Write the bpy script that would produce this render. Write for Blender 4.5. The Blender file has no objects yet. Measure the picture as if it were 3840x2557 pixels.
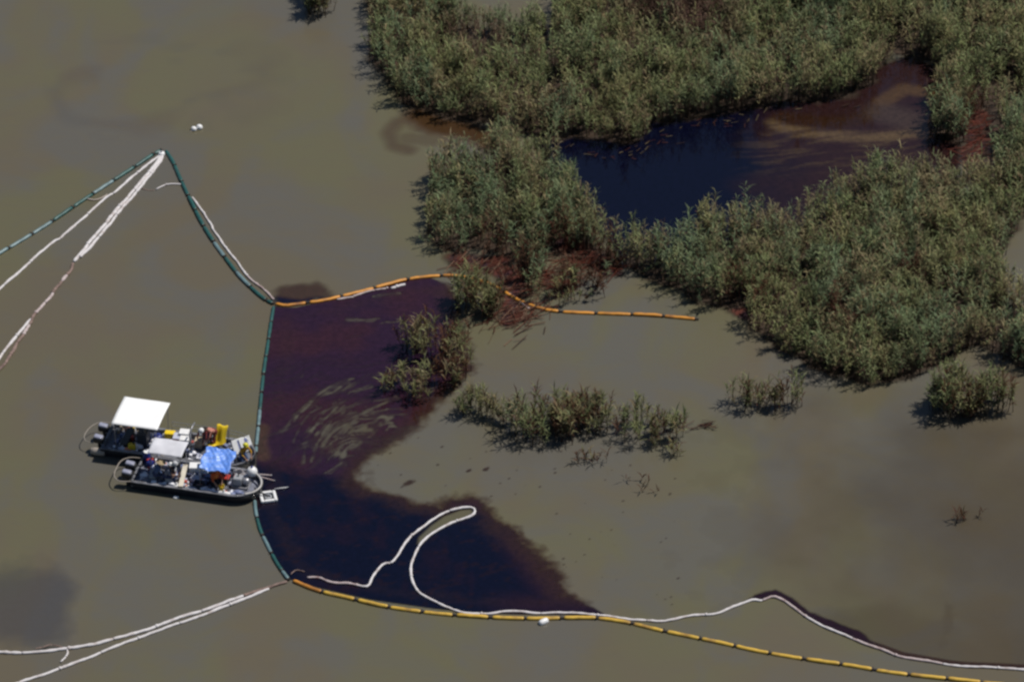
import bpy, bmesh, math, random
import numpy as np
from mathutils import Vector, Matrix

random.seed(7)
rng = np.random.default_rng(11)
SC = bpy.context.scene
COL = SC.collection
R = math.radians

# ------------------------------------------------------------------ camera, sky, sun, exposure
ELEV, DIST, FPX = R(36.0), 250.0, 18500.0          # helicopter view through a long lens
cam_d = bpy.data.cameras.new('camera')
cam_d.sensor_width = 36.0
cam_d.lens = 36.0 * FPX / 3840.0
cam_d.clip_start, cam_d.clip_end = 1.0, 12000.0
cam = bpy.data.objects.new('camera', cam_d)
COL.objects.link(cam)
cam.location = (0, -DIST * math.cos(ELEV), DIST * math.sin(ELEV))
cam.rotation_euler = (math.pi / 2 - ELEV, 0, 0)
SC.camera = cam

SUN_EL, SUN_AZ = R(61.0), R(66.0)                  # azimuth clockwise from +Y (away from the camera)
world = bpy.data.worlds.new('World')
SC.world = world
world.use_nodes = True
wn = world.node_tree
sky = wn.nodes.new('ShaderNodeTexSky')
sky.sky_type = 'NISHITA'
sky.sun_disc = False
sky.sun_elevation = SUN_EL
sky.sun_rotation = SUN_AZ
sky.air_density, sky.dust_density, sky.ozone_density = 1.0, 0.15, 2.2
wn.links.new(sky.outputs[0], wn.nodes['Background'].inputs[0])
wn.nodes['Background'].inputs[1].default_value = 0.055

sun_d = bpy.data.lights.new('sun', 'SUN')
sun_d.energy, sun_d.angle, sun_d.color = 4.2, R(0.53), (1.0, 0.95, 0.88)
sun = bpy.data.objects.new('sun', sun_d)
COL.objects.link(sun)
to_sun = Vector((math.sin(SUN_AZ) * math.cos(SUN_EL), math.cos(SUN_AZ) * math.cos(SUN_EL), math.sin(SUN_EL)))
sun.rotation_euler = to_sun.to_track_quat('Z', 'Y').to_euler()
sun.location = (60, 40, 90)

SC.view_settings.view_transform = 'Standard'
SC.view_settings.look = 'None'
SC.view_settings.exposure = 0.0
SC.view_settings.gamma = 1.0
SC.view_settings.use_curve_mapping = False
SC.render.engine = 'CYCLES'
SC.cycles.max_bounces = 6
SC.cycles.transparent_max_bounces = 12
SC.cycles.caustics_reflective = False
SC.cycles.caustics_refractive = False
SC.cycles.filter_width = 2.6
SC.cycles.use_denoising = True

# ------------------------------------------------------------------ survey: photo pixel <-> metres on the water
K = 3840.0 / 2355.0
ce, se = math.cos(ELEV), math.sin(ELEV)
CF, CU = np.array([0, ce, -se]), np.array([0, se, ce])
C0 = np.array([0, -DIST * ce, DIST * se])

def G(u, v, z=0.0):
    """ground point (height z) seen at pixel (u, v) of the 3840 wide survey picture"""
    d = FPX * CF + (u - 1920.0) * np.array([1, 0, 0]) - (v - 1278.5) * CU
    t = (z - C0[2]) / d[2]
    return Vector(C0 + t * d)

def GD(u, v, z=0.0):
    return G(u * K, v * K, z)

def fwd(x, y):
    px, py, pz = x - C0[0], y - C0[1], -C0[2]
    dep = py * CF[1] + pz * CF[2]
    uu = px / dep * FPX + 1920.0
    vv = 1278.5 - (py * CU[1] + pz * CU[2]) / dep * FPX
    return uu / K, vv / K

# ------------------------------------------------------------------ numeric helpers
def vnoise(x, y, seed):
    xi, yi = np.floor(x).astype(np.int64), np.floor(y).astype(np.int64)
    fx, fy = x - xi, y - yi
    fx, fy = fx * fx * (3 - 2 * fx), fy * fy * (3 - 2 * fy)
    def h(a, b):
        n = (a * 374761393 + b * 668265263 + seed * 974711) & 0x7fffffff
        n = ((n ^ (n >> 13)) * 1274126177) & 0x7fffffff
        n = ((n ^ (n >> 16)) * 2246822519) & 0x7fffffff
        return (n & 0xffff) / 65535.0
    a, b, c, d = h(xi, yi), h(xi + 1, yi), h(xi, yi + 1), h(xi + 1, yi + 1)
    return (a * (1 - fx) + b * fx) * (1 - fy) + (c * (1 - fx) + d * fx) * fy

def fbm(x, y, seed=0, octv=4):
    s, a, t = 0.0, 0.5, 0.0
    for i in range(octv):
        s = s + a * vnoise(x * 2 ** i + 37.1 * i, y * 2 ** i - 11.7 * i, seed + i)
        t += a
        a *= 0.5
    return s / t

def sstep(a, b, x):
    t = np.clip((x - a) / (b - a), 0, 1)
    return t * t * (3 - 2 * t)

def poly_w(pts):
    return np.array([GD(u, v)[:2] for u, v in pts])

def inside(x, y, poly):
    r = np.zeros(x.shape, bool)
    n = len(poly)
    j = n - 1
    for i in range(n):
        xi, yi = poly[i]
        xj, yj = poly[j]
        if yi != yj:
            c = ((yi > y) != (yj > y)) & (x < (xj - xi) * (y - yi) / (yj - yi) + xi)
            r ^= c
        j = i
    return r

def line_dist(x, y, pts, closed=False):
    d = np.full(x.shape, 1e9)
    n = len(pts)
    for i in range(n if closed else n - 1):
        ax, ay = pts[i]
        bx, by = pts[(i + 1) % n]
        ex, ey = bx - ax, by - ay
        L = ex * ex + ey * ey + 1e-12
        t = np.clip(((x - ax) * ex + (y - ay) * ey) / L, 0, 1)
        d = np.minimum(d, np.hypot(x - ax - t * ex, y - ay - t * ey))
    return d

def sdf(x, y, poly):
    """positive inside"""
    return np.where(inside(x, y, poly), 1, -1) * line_dist(x, y, poly, True)

# ------------------------------------------------------------------ object helpers
def tag(o, label=None, cat=None, group=None, kind=None):
    if label: o['label'] = label
    if cat: o['category'] = cat
    if group: o['group'] = group
    if kind: o['kind'] = kind
    return o

def empty(name, loc=(0, 0, 0), rz=0.0):
    o = bpy.data.objects.new(name, None)
    o.empty_display_size = 0.2
    COL.objects.link(o)
    o.location = loc
    o.rotation_euler = (0, 0, rz)
    return o

def mesh_np(name, verts, tris, quads=None):
    me = bpy.data.meshes.new(name)
    nv, nt = len(verts), 0 if tris is None else len(tris)
    nq = 0 if quads is None else len(quads)
    me.vertices.add(nv)
    me.vertices.foreach_set('co', np.asarray(verts, np.float32).ravel())
    me.loops.add(nt * 3 + nq * 4)
    idx, start = [], []
    if nt:
        idx.append(np.asarray(tris, np.int32).ravel())
        start.append(np.arange(nt) * 3)
    if nq:
        idx.append(np.asarray(quads, np.int32).ravel())
        start.append(nt * 3 + np.arange(nq) * 4)
    me.loops.foreach_set('vertex_index', np.concatenate(idx))
    me.polygons.add(nt + nq)
    me.polygons.foreach_set('loop_start', np.concatenate(start).astype(np.int32))
    me.update(calc_edges=True)
    return me

def link(name, me, mat, parent=None, smooth=False):
    if mat is not None and not me.materials:
        me.materials.append(mat)
    if smooth:
        me.polygons.foreach_set('use_smooth', np.ones(len(me.polygons), bool))
    o = bpy.data.objects.new(name, me)
    COL.objects.link(o)
    if parent is not None:
        o.parent = parent
    return o

class MB:
    """collects shapes into one mesh"""
    def __init__(s):
        s.v, s.f = [], []
    def add(s, vs, fs):
        b = len(s.v)
        s.v += [tuple(p) for p in vs]
        s.f += [tuple(b + i for i in f) for f in fs]
        return s
    def box(s, c, size, rz=0.0, bev=0.0, tilt=None):
        bm = bmesh.new()
        bmesh.ops.create_cube(bm, size=1.0)
        bmesh.ops.scale(bm, vec=size, verts=bm.verts)
        if bev > 0:
            bmesh.ops.bevel(bm, geom=list(bm.edges), offset=bev, segments=2, affect='EDGES', profile=0.5)
        M = Matrix.Rotation(rz, 4, 'Z')
        if tilt: M = M @ Matrix.Rotation(tilt[0], 4, 'X') @ Matrix.Rotation(tilt[1], 4, 'Y')
        M = Matrix.Translation(c) @ M
        bm.verts.index_update()
        s.add([M @ v.co for v in bm.verts], [[v.index for v in f.verts] for f in bm.faces])
        bm.free()
        return s
    def tube(s, pts, r, n=8, cap=True, squash=1.0):
        pts = [Vector(p) for p in pts]
        m = len(pts)
        rr = r if hasattr(r, '__len__') else [r] * m
        vs, fs = [], []
        up0 = None
        for i, p in enumerate(pts):
            t = (pts[min(i + 1, m - 1)] - pts[max(i - 1, 0)]).normalized()
            if up0 is None:
                up0 = Vector((0, 0, 1)) if abs(t.z) < 0.9 else Vector((1, 0, 0))
            a = t.cross(up0)
            if a.length < 1e-4: a = t.cross(Vector((0, 1, 0)))
            a.normalize()
            b = a.cross(t).normalized()
            up0 = b
            for k in range(n):
                w = 2 * math.pi * k / n
                vs.append(p + a * (rr[i] * math.cos(w)) + b * (rr[i] * math.sin(w) * squash))
        for i in range(m - 1):
            for k in range(n):
                k2 = (k + 1) % n
                fs.append((i * n + k, i * n + k2, (i + 1) * n + k2, (i + 1) * n + k))
        if cap:
            fs.append(tuple(reversed(range(n))))
            fs.append(tuple((m - 1) * n + k for k in range(n)))
        return s.add(vs, fs)
    def lathe(s, prof, c=(0, 0, 0), n=16, axis=None):
        vs, fs = [], []
        M = Matrix.Translation(c)
        if axis is not None:
            M = M @ Vector(axis).to_track_quat('Z', 'Y').to_matrix().to_4x4()
        m = len(prof)
        for r, z in prof:
            for k in range(n):
                w = 2 * math.pi * k / n
                vs.append(M @ Vector((r * math.cos(w), r * math.sin(w), z)))
        for i in range(m - 1):
            for k in range(n):
                k2 = (k + 1) % n
                fs.append((i * n + k, i * n + k2, (i + 1) * n + k2, (i + 1) * n + k))
        fs.append(tuple(reversed(range(n))))
        fs.append(tuple((m - 1) * n + k for k in range(n)))
        return s.add(vs, fs)
    def ball(s, c, r, n=14, sz=(1, 1, 1)):
        prof = [(max(1e-3, math.sin(math.pi * i / 8)), -math.cos(math.pi * i / 8)) for i in range(9)]
        t = MB().lathe(prof, (0, 0, 0), n)
        return s.add([(c[0] + p[0] * r * sz[0], c[1] + p[1] * r * sz[1], c[2] + p[2] * r * sz[2]) for p in t.v], t.f)
    def grid(s, fn, nu, nv, thick=None):
        """fn(i/nu, j/nv) -> point; a sheet, doubled when thick"""
        P = [[Vector(fn(i / nu, j / nv)) for j in range(nv + 1)] for i in range(nu + 1)]
        vs = [p for row in P for p in row]
        q = lambda i, j, o=0: o + i * (nv + 1) + j
        fs = [(q(i, j), q(i + 1, j), q(i + 1, j + 1), q(i, j + 1)) for i in range(nu) for j in range(nv)]
        if thick:
            o = len(vs)
            vs += [p - Vector((0, 0, thick)) for p in vs[:o]]
            fs += [tuple(reversed([k + o for k in f])) for f in fs[:nu * nv]]
            ring = [q(i, 0) for i in range(nu)] + [q(nu, j) for j in range(nv)] + [q(i, nv) for i in range(nu, 0, -1)] + [q(0, j) for j in range(nv, 0, -1)]
            for a, b in zip(ring, ring[1:] + ring[:1]):
                fs.append((b, a, a + o, b + o))
        return s.add(vs, fs)
    def mesh(s, name):
        me = bpy.data.meshes.new(name)
        me.from_pydata([tuple(p) for p in s.v], [], s.f)
        me.update()
        return me
    def build(s, name, mat, parent=None, smooth=False):
        return link(name, s.mesh(name), mat, parent, smooth)

# ------------------------------------------------------------------ materials
MATS = {}
def mat(name, rgb, rough=0.6, metal=0.0, var=0.18, scale=5.0, bump=0.0, dirt=None, dirt_amt=0.35, coat=0.0):
    if name in MATS: return MATS[name]
    m = bpy.data.materials.new(name)
    m.use_nodes = True
    nt = m.node_tree
    b = nt.nodes['Principled BSDF']
    tc = nt.nodes.new('ShaderNodeTexCoord')
    nz = nt.nodes.new('ShaderNodeTexNoise')
    nz.inputs['Scale'].default_value = scale
    nz.inputs['Detail'].default_value = 5
    nz.inputs['Roughness'].default_value = 0.65
    nt.links.new(tc.outputs['Object'], nz.inputs['Vector'])
    hs = nt.nodes.new('ShaderNodeHueSaturation')
    hs.inputs['Color'].default_value = (*rgb, 1)
    mr = nt.nodes.new('ShaderNodeMapRange')
    mr.inputs['From Min'].default_value, mr.inputs['From Max'].default_value = 0.3, 0.7
    mr.inputs['To Min'].default_value, mr.inputs['To Max'].default_value = 1 - var, 1 + var * 0.5
    nt.links.new(nz.outputs['Fac'], mr.inputs['Value'])
    nt.links.new(mr.outputs['Result'], hs.inputs['Value'])
    out = hs.outputs['Color']
    if dirt:
        n2 = nt.nodes.new('ShaderNodeTexNoise')
        n2.inputs['Scale'].default_value = scale * 0.45
        n2.inputs['Detail'].default_value = 6
        nt.links.new(tc.outputs['Object'], n2.inputs['Vector'])
        r2 = nt.nodes.new('ShaderNodeMapRange')
        r2.inputs['From Min'].default_value, r2.inputs['From Max'].default_value = 0.5, 0.72
        r2.inputs['To Max'].default_value = dirt_amt
        nt.links.new(n2.outputs['Fac'], r2.inputs['Value'])
        mx = nt.nodes.new('ShaderNodeMix')
        mx.data_type = 'RGBA'
        mx.inputs[7].default_value = (*dirt, 1)
        nt.links.new(r2.outputs['Result'], mx.inputs[0])
        nt.links.new(out, mx.inputs[6])
        out = mx.outputs[2]
    nt.links.new(out, b.inputs['Base Color'])
    b.inputs['Roughness'].default_value = rough
    b.inputs['Metallic'].default_value = metal
    if coat: b.inputs['Coat Weight'].default_value = coat
    if bump:
        bp = nt.nodes.new('ShaderNodeBump')
        bp.inputs['Strength'].default_value = bump
        bp.inputs['Distance'].default_value = 0.02
        nt.links.new(nz.outputs['Fac'], bp.inputs['Height'])
        nt.links.new(bp.outputs['Normal'], b.inputs['Normal'])
    MATS[name] = m
    return m

def water_material():
    m = bpy.data.materials.new('muddy_water')
    m.use_nodes = True
    nt = m.node_tree
    b = nt.nodes['Principled BSDF']
    tc = nt.nodes.new('ShaderNodeTexCoord')
    def noise(scale, detail, stretch=(1, 1, 1), off=(0, 0, 0), dist=0.0):
        mp = nt.nodes.new('ShaderNodeMapping')
        mp.inputs['Scale'].default_value = stretch
        mp.inputs['Location'].default_value = off
        nt.links.new(tc.outputs['Object'], mp.inputs['Vector'])
        n = nt.nodes.new('ShaderNodeTexNoise')
        n.inputs['Scale'].default_value = scale
        n.inputs['Detail'].default_value = detail
        n.inputs['Distortion'].default_value = dist
        nt.links.new(mp.outputs['Vector'], n.inputs['Vector'])
        return n.outputs['Fac']
    def ramp(sock, lo, hi, a, c):
        r = nt.nodes.new('ShaderNodeMapRange')
        r.interpolation_type = 'SMOOTHSTEP'
        r.inputs['From Min'].default_value, r.inputs['From Max'].default_value = lo, hi
        r.inputs['To Min'].default_value, r.inputs['To Max'].default_value = a, c
        nt.links.new(sock, r.inputs['Value'])
        return r.outputs['Result']
    def mix(fac, a, c):
        x = nt.nodes.new('ShaderNodeMix')
        x.data_type = 'RGBA'
        nt.links.new(fac, x.inputs[0])
        for sock, val in ((x.inputs[6], a), (x.inputs[7], c)):
            if isinstance(val, tuple): sock.default_value = (*val, 1)
            else: nt.links.new(val, sock)
        return x.outputs[2]
    c = mix(ramp(noise(0.11, 3, (1, 0.8, 1), dist=0.6), 0.38, 0.62, 0, 1), WATER_A, WATER_B)
    c = mix(ramp(noise(0.16, 4, (1, 0.7, 1), (31, 7, 0), dist=1.0), 0.42, 0.64, 0, 0.85), c, WATER_C)
    c = mix(ramp(noise(0.55, 5, (0.8, 1.6, 1), (3, 17, 0), dist=1.5), 0.45, 0.75, 0, 0.28), c, WATER_D)
    c = mix(ramp(noise(0.9, 6, (0.5, 1.5, 1), (13, 5, 0), dist=2.5), 0.52, 0.74, 0, 0.22), c, (0.100, 0.088, 0.070))
    nt.links.new(c, b.inputs['Base Color'])
    b.inputs['Roughness'].default_value = 0.16
    b.inputs['IOR'].default_value = 1.33
    bp = nt.nodes.new('ShaderNodeBump')
    bp.inputs['Strength'].default_value = 0.12
    bp.inputs['Distance'].default_value = 0.03
    nt.links.new(noise(2.2, 4, (0.7, 1.3, 1)), bp.inputs['Height'])
    nt.links.new(bp.outputs['Normal'], b.inputs['Normal'])
    return m

WATER_A = (0.111, 0.103, 0.061)
WATER_B = (0.110, 0.094, 0.065)
WATER_C = (0.101, 0.096, 0.083)
WATER_D = (0.118, 0.100, 0.059)

def film_material(name, rough, ior=1.45, bump=0.0, fine=0.25):
    """floating film: colour and cover are stored on the sheet, noise adds grain"""
    m = bpy.data.materials.new(name)
    m.use_nodes = True
    nt = m.node_tree
    b = nt.nodes['Principled BSDF']
    at = nt.nodes.new('ShaderNodeAttribute')
    at.attribute_name = 'film'
    tc = nt.nodes.new('ShaderNodeTexCoord')
    nz = nt.nodes.new('ShaderNodeTexNoise')
    nz.inputs['Scale'].default_value = 3.5
    nz.inputs['Detail'].default_value = 6
    nz.inputs['Roughness'].default_value = 0.7
    nt.links.new(tc.outputs['Object'], nz.inputs['Vector'])
    hs = nt.nodes.new('ShaderNodeHueSaturation')
    mr = nt.nodes.new('ShaderNodeMapRange')
    mr.inputs['From Min'].default_value, mr.inputs['From Max'].default_value = 0.3, 0.7
    mr.inputs['To Min'].default_value, mr.inputs['To Max'].default_value = 1 - fine, 1 + fine
    nt.links.new(nz.outputs['Fac'], mr.inputs['Value'])
    nt.links.new(mr.outputs['Result'], hs.inputs['Value'])
    nt.links.new(at.outputs['Color'], hs.inputs['Color'])
    nt.links.new(hs.outputs['Color'], b.inputs['Base Color'])
    nt.links.new(at.outputs['Alpha'], b.inputs['Alpha'])
    b.inputs['Roughness'].default_value = rough
    b.inputs['IOR'].default_value = ior
    if bump:
        bp = nt.nodes.new('ShaderNodeBump')
        bp.inputs['Strength'].default_value = bump
        bp.inputs['Distance'].default_value = 0.02
        nt.links.new(nz.outputs['Fac'], bp.inputs['Height'])
        nt.links.new(bp.outputs['Normal'], b.inputs['Normal'])
    return m

def leaf_material():
    m = bpy.data.materials.new('reed_leaf')
    m.use_nodes = True
    nt = m.node_tree
    b = nt.nodes['Principled BSDF']
    at = nt.nodes.new('ShaderNodeAttribute')
    at.attribute_name = 'tint'
    nt.links.new(at.outputs['Color'], b.inputs['Base Color'])
    b.inputs['Roughness'].default_value = 0.7
    b.inputs['Specular IOR Level'].default_value = 0.12
    tr = nt.nodes.new('ShaderNodeBsdfTranslucent')
    nt.links.new(at.outputs['Color'], tr.inputs['Color'])
    mx = nt.nodes.new('ShaderNodeMixShader')
    mx.inputs[0].default_value = 0.15
    nt.links.new(b.outputs[0], mx.inputs[1])
    nt.links.new(tr.outputs[0], mx.inputs[2])
    nt.links.new(mx.outputs[0], nt.nodes['Material Output'].inputs['Surface'])
    return m

OIL = film_material('oil_film', 0.07, 1.42, 0.03, 0.30)
SHEEN = film_material('oil_sheen', 0.2, 1.36, 0.0, 0.12)
MUD = film_material('marsh_mud', 0.5, 1.4, 0.5, 0.4)
LEAF = leaf_material()

# ------------------------------------------------------------------ water
me = bpy.data.meshes.new('water')
S = 3000.0
me.from_pydata([(-S, -S, 0), (S, -S, 0), (S, S, 0), (-S, S, 0)], [], [(0, 1, 2, 3)])
w = link('water', me, water_material())
tag(w, 'calm olive grey muddy bay water', 'water', kind='structure')

def sheet(name, mt, boxD, res, z, field, label, cat, kind='stuff'):
    """a floating sheet over the part of boxD where field(U,V,x,y)->(rgb, cover) has cover"""
    (u0, v0, u1, v1) = boxD
    c = [GD(u0, v0), GD(u1, v0), GD(u1, v1), GD(u0, v1)]
    xs = np.arange(min(p.x for p in c), max(p.x for p in c), res)
    ys = np.arange(min(p.y for p in c), max(p.y for p in c), res * 1.2)
    X, Y = np.meshgrid(xs, ys, indexing='ij')
    U, V = fwd(X, Y)
    rgb, a = field(U, V, X, Y)
    a = np.clip(a, 0, 1)
    nx, ny = X.shape
    idx = np.arange(nx * ny).reshape(nx, ny)
    q = np.stack([idx[:-1, :-1], idx[1:, :-1], idx[1:, 1:], idx[:-1, 1:]], -1).reshape(-1, 4)
    keep = a.ravel()[q].max(1) > 0.03
    q = q[keep]
    used = np.unique(q)
    remap = np.full(nx * ny, -1)
    remap[used] = np.arange(len(used))
    co = np.stack([X.ravel(), Y.ravel(), np.full(nx * ny, z)], -1)[used]
    m = mesh_np(name, co, None, remap[q])
    at = m.color_attributes.new('film', 'FLOAT_COLOR', 'POINT')
    col = np.concatenate([np.broadcast_to(rgb, X.shape + (3,)).reshape(-1, 3), a.reshape(-1, 1)], 1)[used]
    at.data.foreach_set('color', col.astype(np.float32).ravel())
    o = link(name, m, mt)
    tag(o, label, cat, kind=kind)
    return o

def lerp(a, b, t):
    return a * (1 - t[..., None]) + b * t[..., None]

NAVY = np.array([0.0022, 0.0026, 0.0110])
MAROON = np.array([0.030, 0.0098, 0.0155])
PLUM = np.array([0.0210, 0.0080, 0.0200])
RUST = np.array([0.062, 0.020, 0.012])
BROWN = np.array([0.075, 0.042, 0.022])
DARKBROWN = np.array([0.03, 0.014, 0.010])

# --- the big slick held between the booms
SL = poly_w([(630, 704), (645, 707), (680, 708), (760, 690), (830, 671), (900, 652), (945, 643), (990, 640), (1030, 655), (1048, 690), (1052, 745),
             (1078, 800), (1084, 855), (1040, 898), (1002, 930), (985, 968), (962, 998), (905, 1022), (858, 1046),
             (838, 1070), (822, 1098), (850, 1118), (905, 1138), (962, 1155), (1010, 1163), (1050, 1150), (1085, 1144), (1116, 1156),
             (1134, 1184), (1180, 1212), (1226, 1258), (1262, 1302), (1296, 1350), (1345, 1386), (1398, 1417),
             (1300, 1413), (1200, 1412), (1100, 1409), (1000, 1399), (850, 1378), (720, 1348), (668, 1332), (634, 1285), (607, 1238),
             (589, 1182), (586, 1130), (590, 1050), (597, 950), (604, 870), (615, 785)])
LOOP = poly_w([(958, 1252), (962, 1235), (990, 1208), (1022, 1186), (1060, 1172), (1084, 1170), (1090, 1178), (1076, 1188), (1030, 1206), (1000, 1224), (975, 1246)])
BOOMSIDE = poly_w([(586, 1130), (590, 1050), (597, 950), (604, 870), (615, 785), (630, 704), (680, 708), (760, 690), (830, 671), (900, 652), (990, 640)])
BOOMLOW = poly_w([(589, 1182), (607, 1238), (634, 1285), (668, 1332), (720, 1348), (850, 1378), (1000, 1399), (1100, 1409), (1398, 1417)])

def slick_field(U, V, x, y):
    d = sdf(x, y, SL)
    held = np.minimum(line_dist(x, y, BOOMSIDE), line_dist(x, y, BOOMLOW))
    free = sstep(0.3, 1.5, held)                       # edges not held by a boom fray
    n = fbm(x * 0.9, y * 0.9, 3) - 0.5
    n2 = fbm(x * 4, y * 4, 5) - 0.5
    d2 = d + free * (n * 1.1 + n2 * 0.5)
    soft = 0.06 + 0.42 * free
    a = sstep(-soft, soft, d2)
    # lower basin: black mirror-like oil; upper basin: plum coloured emulsion
    vb = 1062 + (U - 590) * 0.19 + n * 60
    low = sstep(-16, 16, V - vb)
    rim = sstep(1.5, 0.1, d2) * free
    up = lerp(PLUM, MAROON, sstep(0.35, 0.7, fbm(x * 0.35, y * 0.35, 9)))
    redder = sstep(880, 1010, U) * sstep(860, 980, V) * sstep(1075, 1010, V)
    up = lerp(up, np.array([0.036, 0.0095, 0.008]), redder * 0.8)
    lowc = lerp(NAVY, np.array([0.012, 0.004, 0.009]), sstep(0.54, 0.74, fbm(x * 0.8 + 4, y * 0.5, 21)) * 0.4)
    lowc = lerp(lowc, np.array([0.018, 0.006, 0.012]), sstep(1080, 1200, U) * sstep(1200, 1260, V) * sstep(2.2, 0.8, d) * 0.6)
    rgb = lerp(up, lowc, low)
    rgb = lerp(rgb, DARKBROWN, rim * 0.8)
    rgb = lerp(rgb, np.array([0.060, 0.028, 0.014]), sstep(0.30, -0.20, d2) * free * 0.85)
    # clear streaks, drawn out along the swirl
    cx, cy = GD(905, 1160)[:2]
    rr = np.hypot(x - cx, (y - cy))
    th = np.arctan2(y - cy, x - cx)
    wob = fbm(x * 0.5, y * 0.5, 31) * 1.6
    st = fbm((rr + wob) * 3.2, th * 2.2, 40, 4)
    env = np.zeros_like(x)
    def stroke(pts, wd, gain):
        dd = line_dist(x, y, poly_w(pts)) + (fbm(x * 2.0, y * 2.0, 77) - 0.5) * wd * 0.9
        return sstep(wd, wd * 0.15, dd) * gain
    for pts, wd, gain in (
            ([(652, 990), (668, 965), (700, 948), (722, 940)], 0.42, 1.0),
            ([(700, 1050), (704, 1010), (728, 968), (765, 928), (810, 900), (850, 888)], 0.30, 0.75),
            ([(772, 1022), (800, 995), (835, 968), (880, 952), (906, 952)], 1.15, 1.0),
            ([(790, 975), (830, 945), (878, 935), (895, 940)], 0.7, 0.8),
            ([(648, 1030), (660, 1000), (690, 965), (740, 920), (800, 880), (850, 865)], 0.9, 0.35),
            ([(690, 1060), (700, 1030), (735, 1000)], 0.7, 0.35),
            ([(720, 1085), (740, 1060), (800, 1040), (860, 1010)], 0.6, 0.45),
            ([(758, 1085), (780, 1072), (812, 1058)], 0.5, 1.0),
            ([(762, 1050), (790, 1030)], 0.5, 0.7),
            ([(692, 866), (722, 852), (748, 850)], 0.2, 0.6),
            ([(798, 733), (840, 738), (918, 738)], 0.38, 0.8),
            ([(860, 682), (890, 678), (918, 675)], 0.26, 0.9),
            ([(880, 860), (920, 880), (960, 890)], 0.5, 0.35),
            ([(700, 1000), (740, 985), (760, 1000)], 0.5, 0.35),
            ([(800, 775), (830, 772)], 0.3, 0.35)):
        env = np.maximum(env, stroke(pts, wd, gain))
    st2 = fbm((rr + wob) * 8.5, th * 1.3, 45, 3)
    fil = sstep(0.44, 0.60, 0.45 * st + 0.55 * st2)
    fil2 = sstep(0.36, 0.60, fbm((rr + wob * 0.9) * 17.0, th * 2.0, 47, 2))
    arcs = np.zeros_like(x)
    OUTA = np.array([(640, 1060), (644, 1000), (676, 945), (722, 905), (790, 868), (880, 846)], float)
    INA = np.array([(798, 1075), (812, 1040), (848, 1008), (884, 988), (915, 978), (945, 975)], float)
    ra_ = random.Random(17)
    for k in range(46):
        t = ra_.random() ** 0.8
        P = OUTA * (1 - t) + INA * t
        q = np.linspace(0, 1, 30)
        a0 = ra_.uniform(0, 0.7)
        a1 = min(1, a0 + ra_.uniform(0.15, 0.5))
        qq = a0 + (a1 - a0) * q
        pu = np.interp(qq * 5, np.arange(6), P[:, 0])
        pv = np.interp(qq * 5, np.arange(6), P[:, 1])
        for _ in range(3):
            pu[1:-1], pv[1:-1] = (pu[:-2] + pu[1:-1] + pu[2:]) / 3, (pv[:-2] + pv[1:-1] + pv[2:]) / 3
        pv = pv + 5 * np.sin(q * 5 + k)
        wd = ra_.uniform(0.07, 0.20) * (1.6 if 0.55 < t < 0.95 else 1.0)
        pts = poly_w(list(zip(pu, pv)))
        bb = (x > pts[:, 0].min() - 1) & (x < pts[:, 0].max() + 1) & (y > pts[:, 1].min() - 1) & (y < pts[:, 1].max() + 1)
        xb, yb = x[bb], y[bb]
        dd = line_dist(xb, yb, pts) + (fbm(xb * 2.2, yb * 2.2, 79) - 0.5) * 0.25
        arcs[bb] = np.maximum(arcs[bb], sstep(wd, wd * 0.1, dd) * ra_.uniform(0.4, 0.9) * (0.4 + 0.6 * sstep(0.35, 0.6, fbm(xb * 1.5, yb * 1.5, 83))))
    clear = sstep(0.0, 0.9, env) * (0.10 + 0.90 * fil) * (0.42 + 0.58 * fil2)
    haze_ = sstep(0.47, 0.66, 0.5 * st + 0.5 * st2) * 0.30 * sstep(760, 900, V) * (1 - low)
    a = a * (1 - np.maximum(np.maximum(clear * 0.80, arcs), haze_))
    # brown thinner strip along the teal boom and around small openings
    strip = sstep(0.55, 0.15, line_dist(x, y, poly_w([(604, 985), (598, 1020), (606, 1050)])))
    rgb = lerp(rgb, BROWN * 0.8, strip * 0.7)
    # broken flecks of rusty emulsion in the black part
    fl = sstep(0.64, 0.76, fbm(x * 2.0 + y * 0.8, y * 3.2 - x * 1.1, 55, 3)) * low
    rgb = lerp(rgb, RUST * 0.3, fl * 0.28)
    lp = sdf(x, y, LOOP)
    a = a * (1 - sstep(-0.12, 0.12, lp) * 0.93)
    return rgb, a

sheet('oil_slick', OIL, (570, 620, 1430, 1440), 0.07, 0.008, slick_field,
      'large dark plum and black oil slick penned between the teal, orange and yellow booms', 'oil slick')

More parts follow.
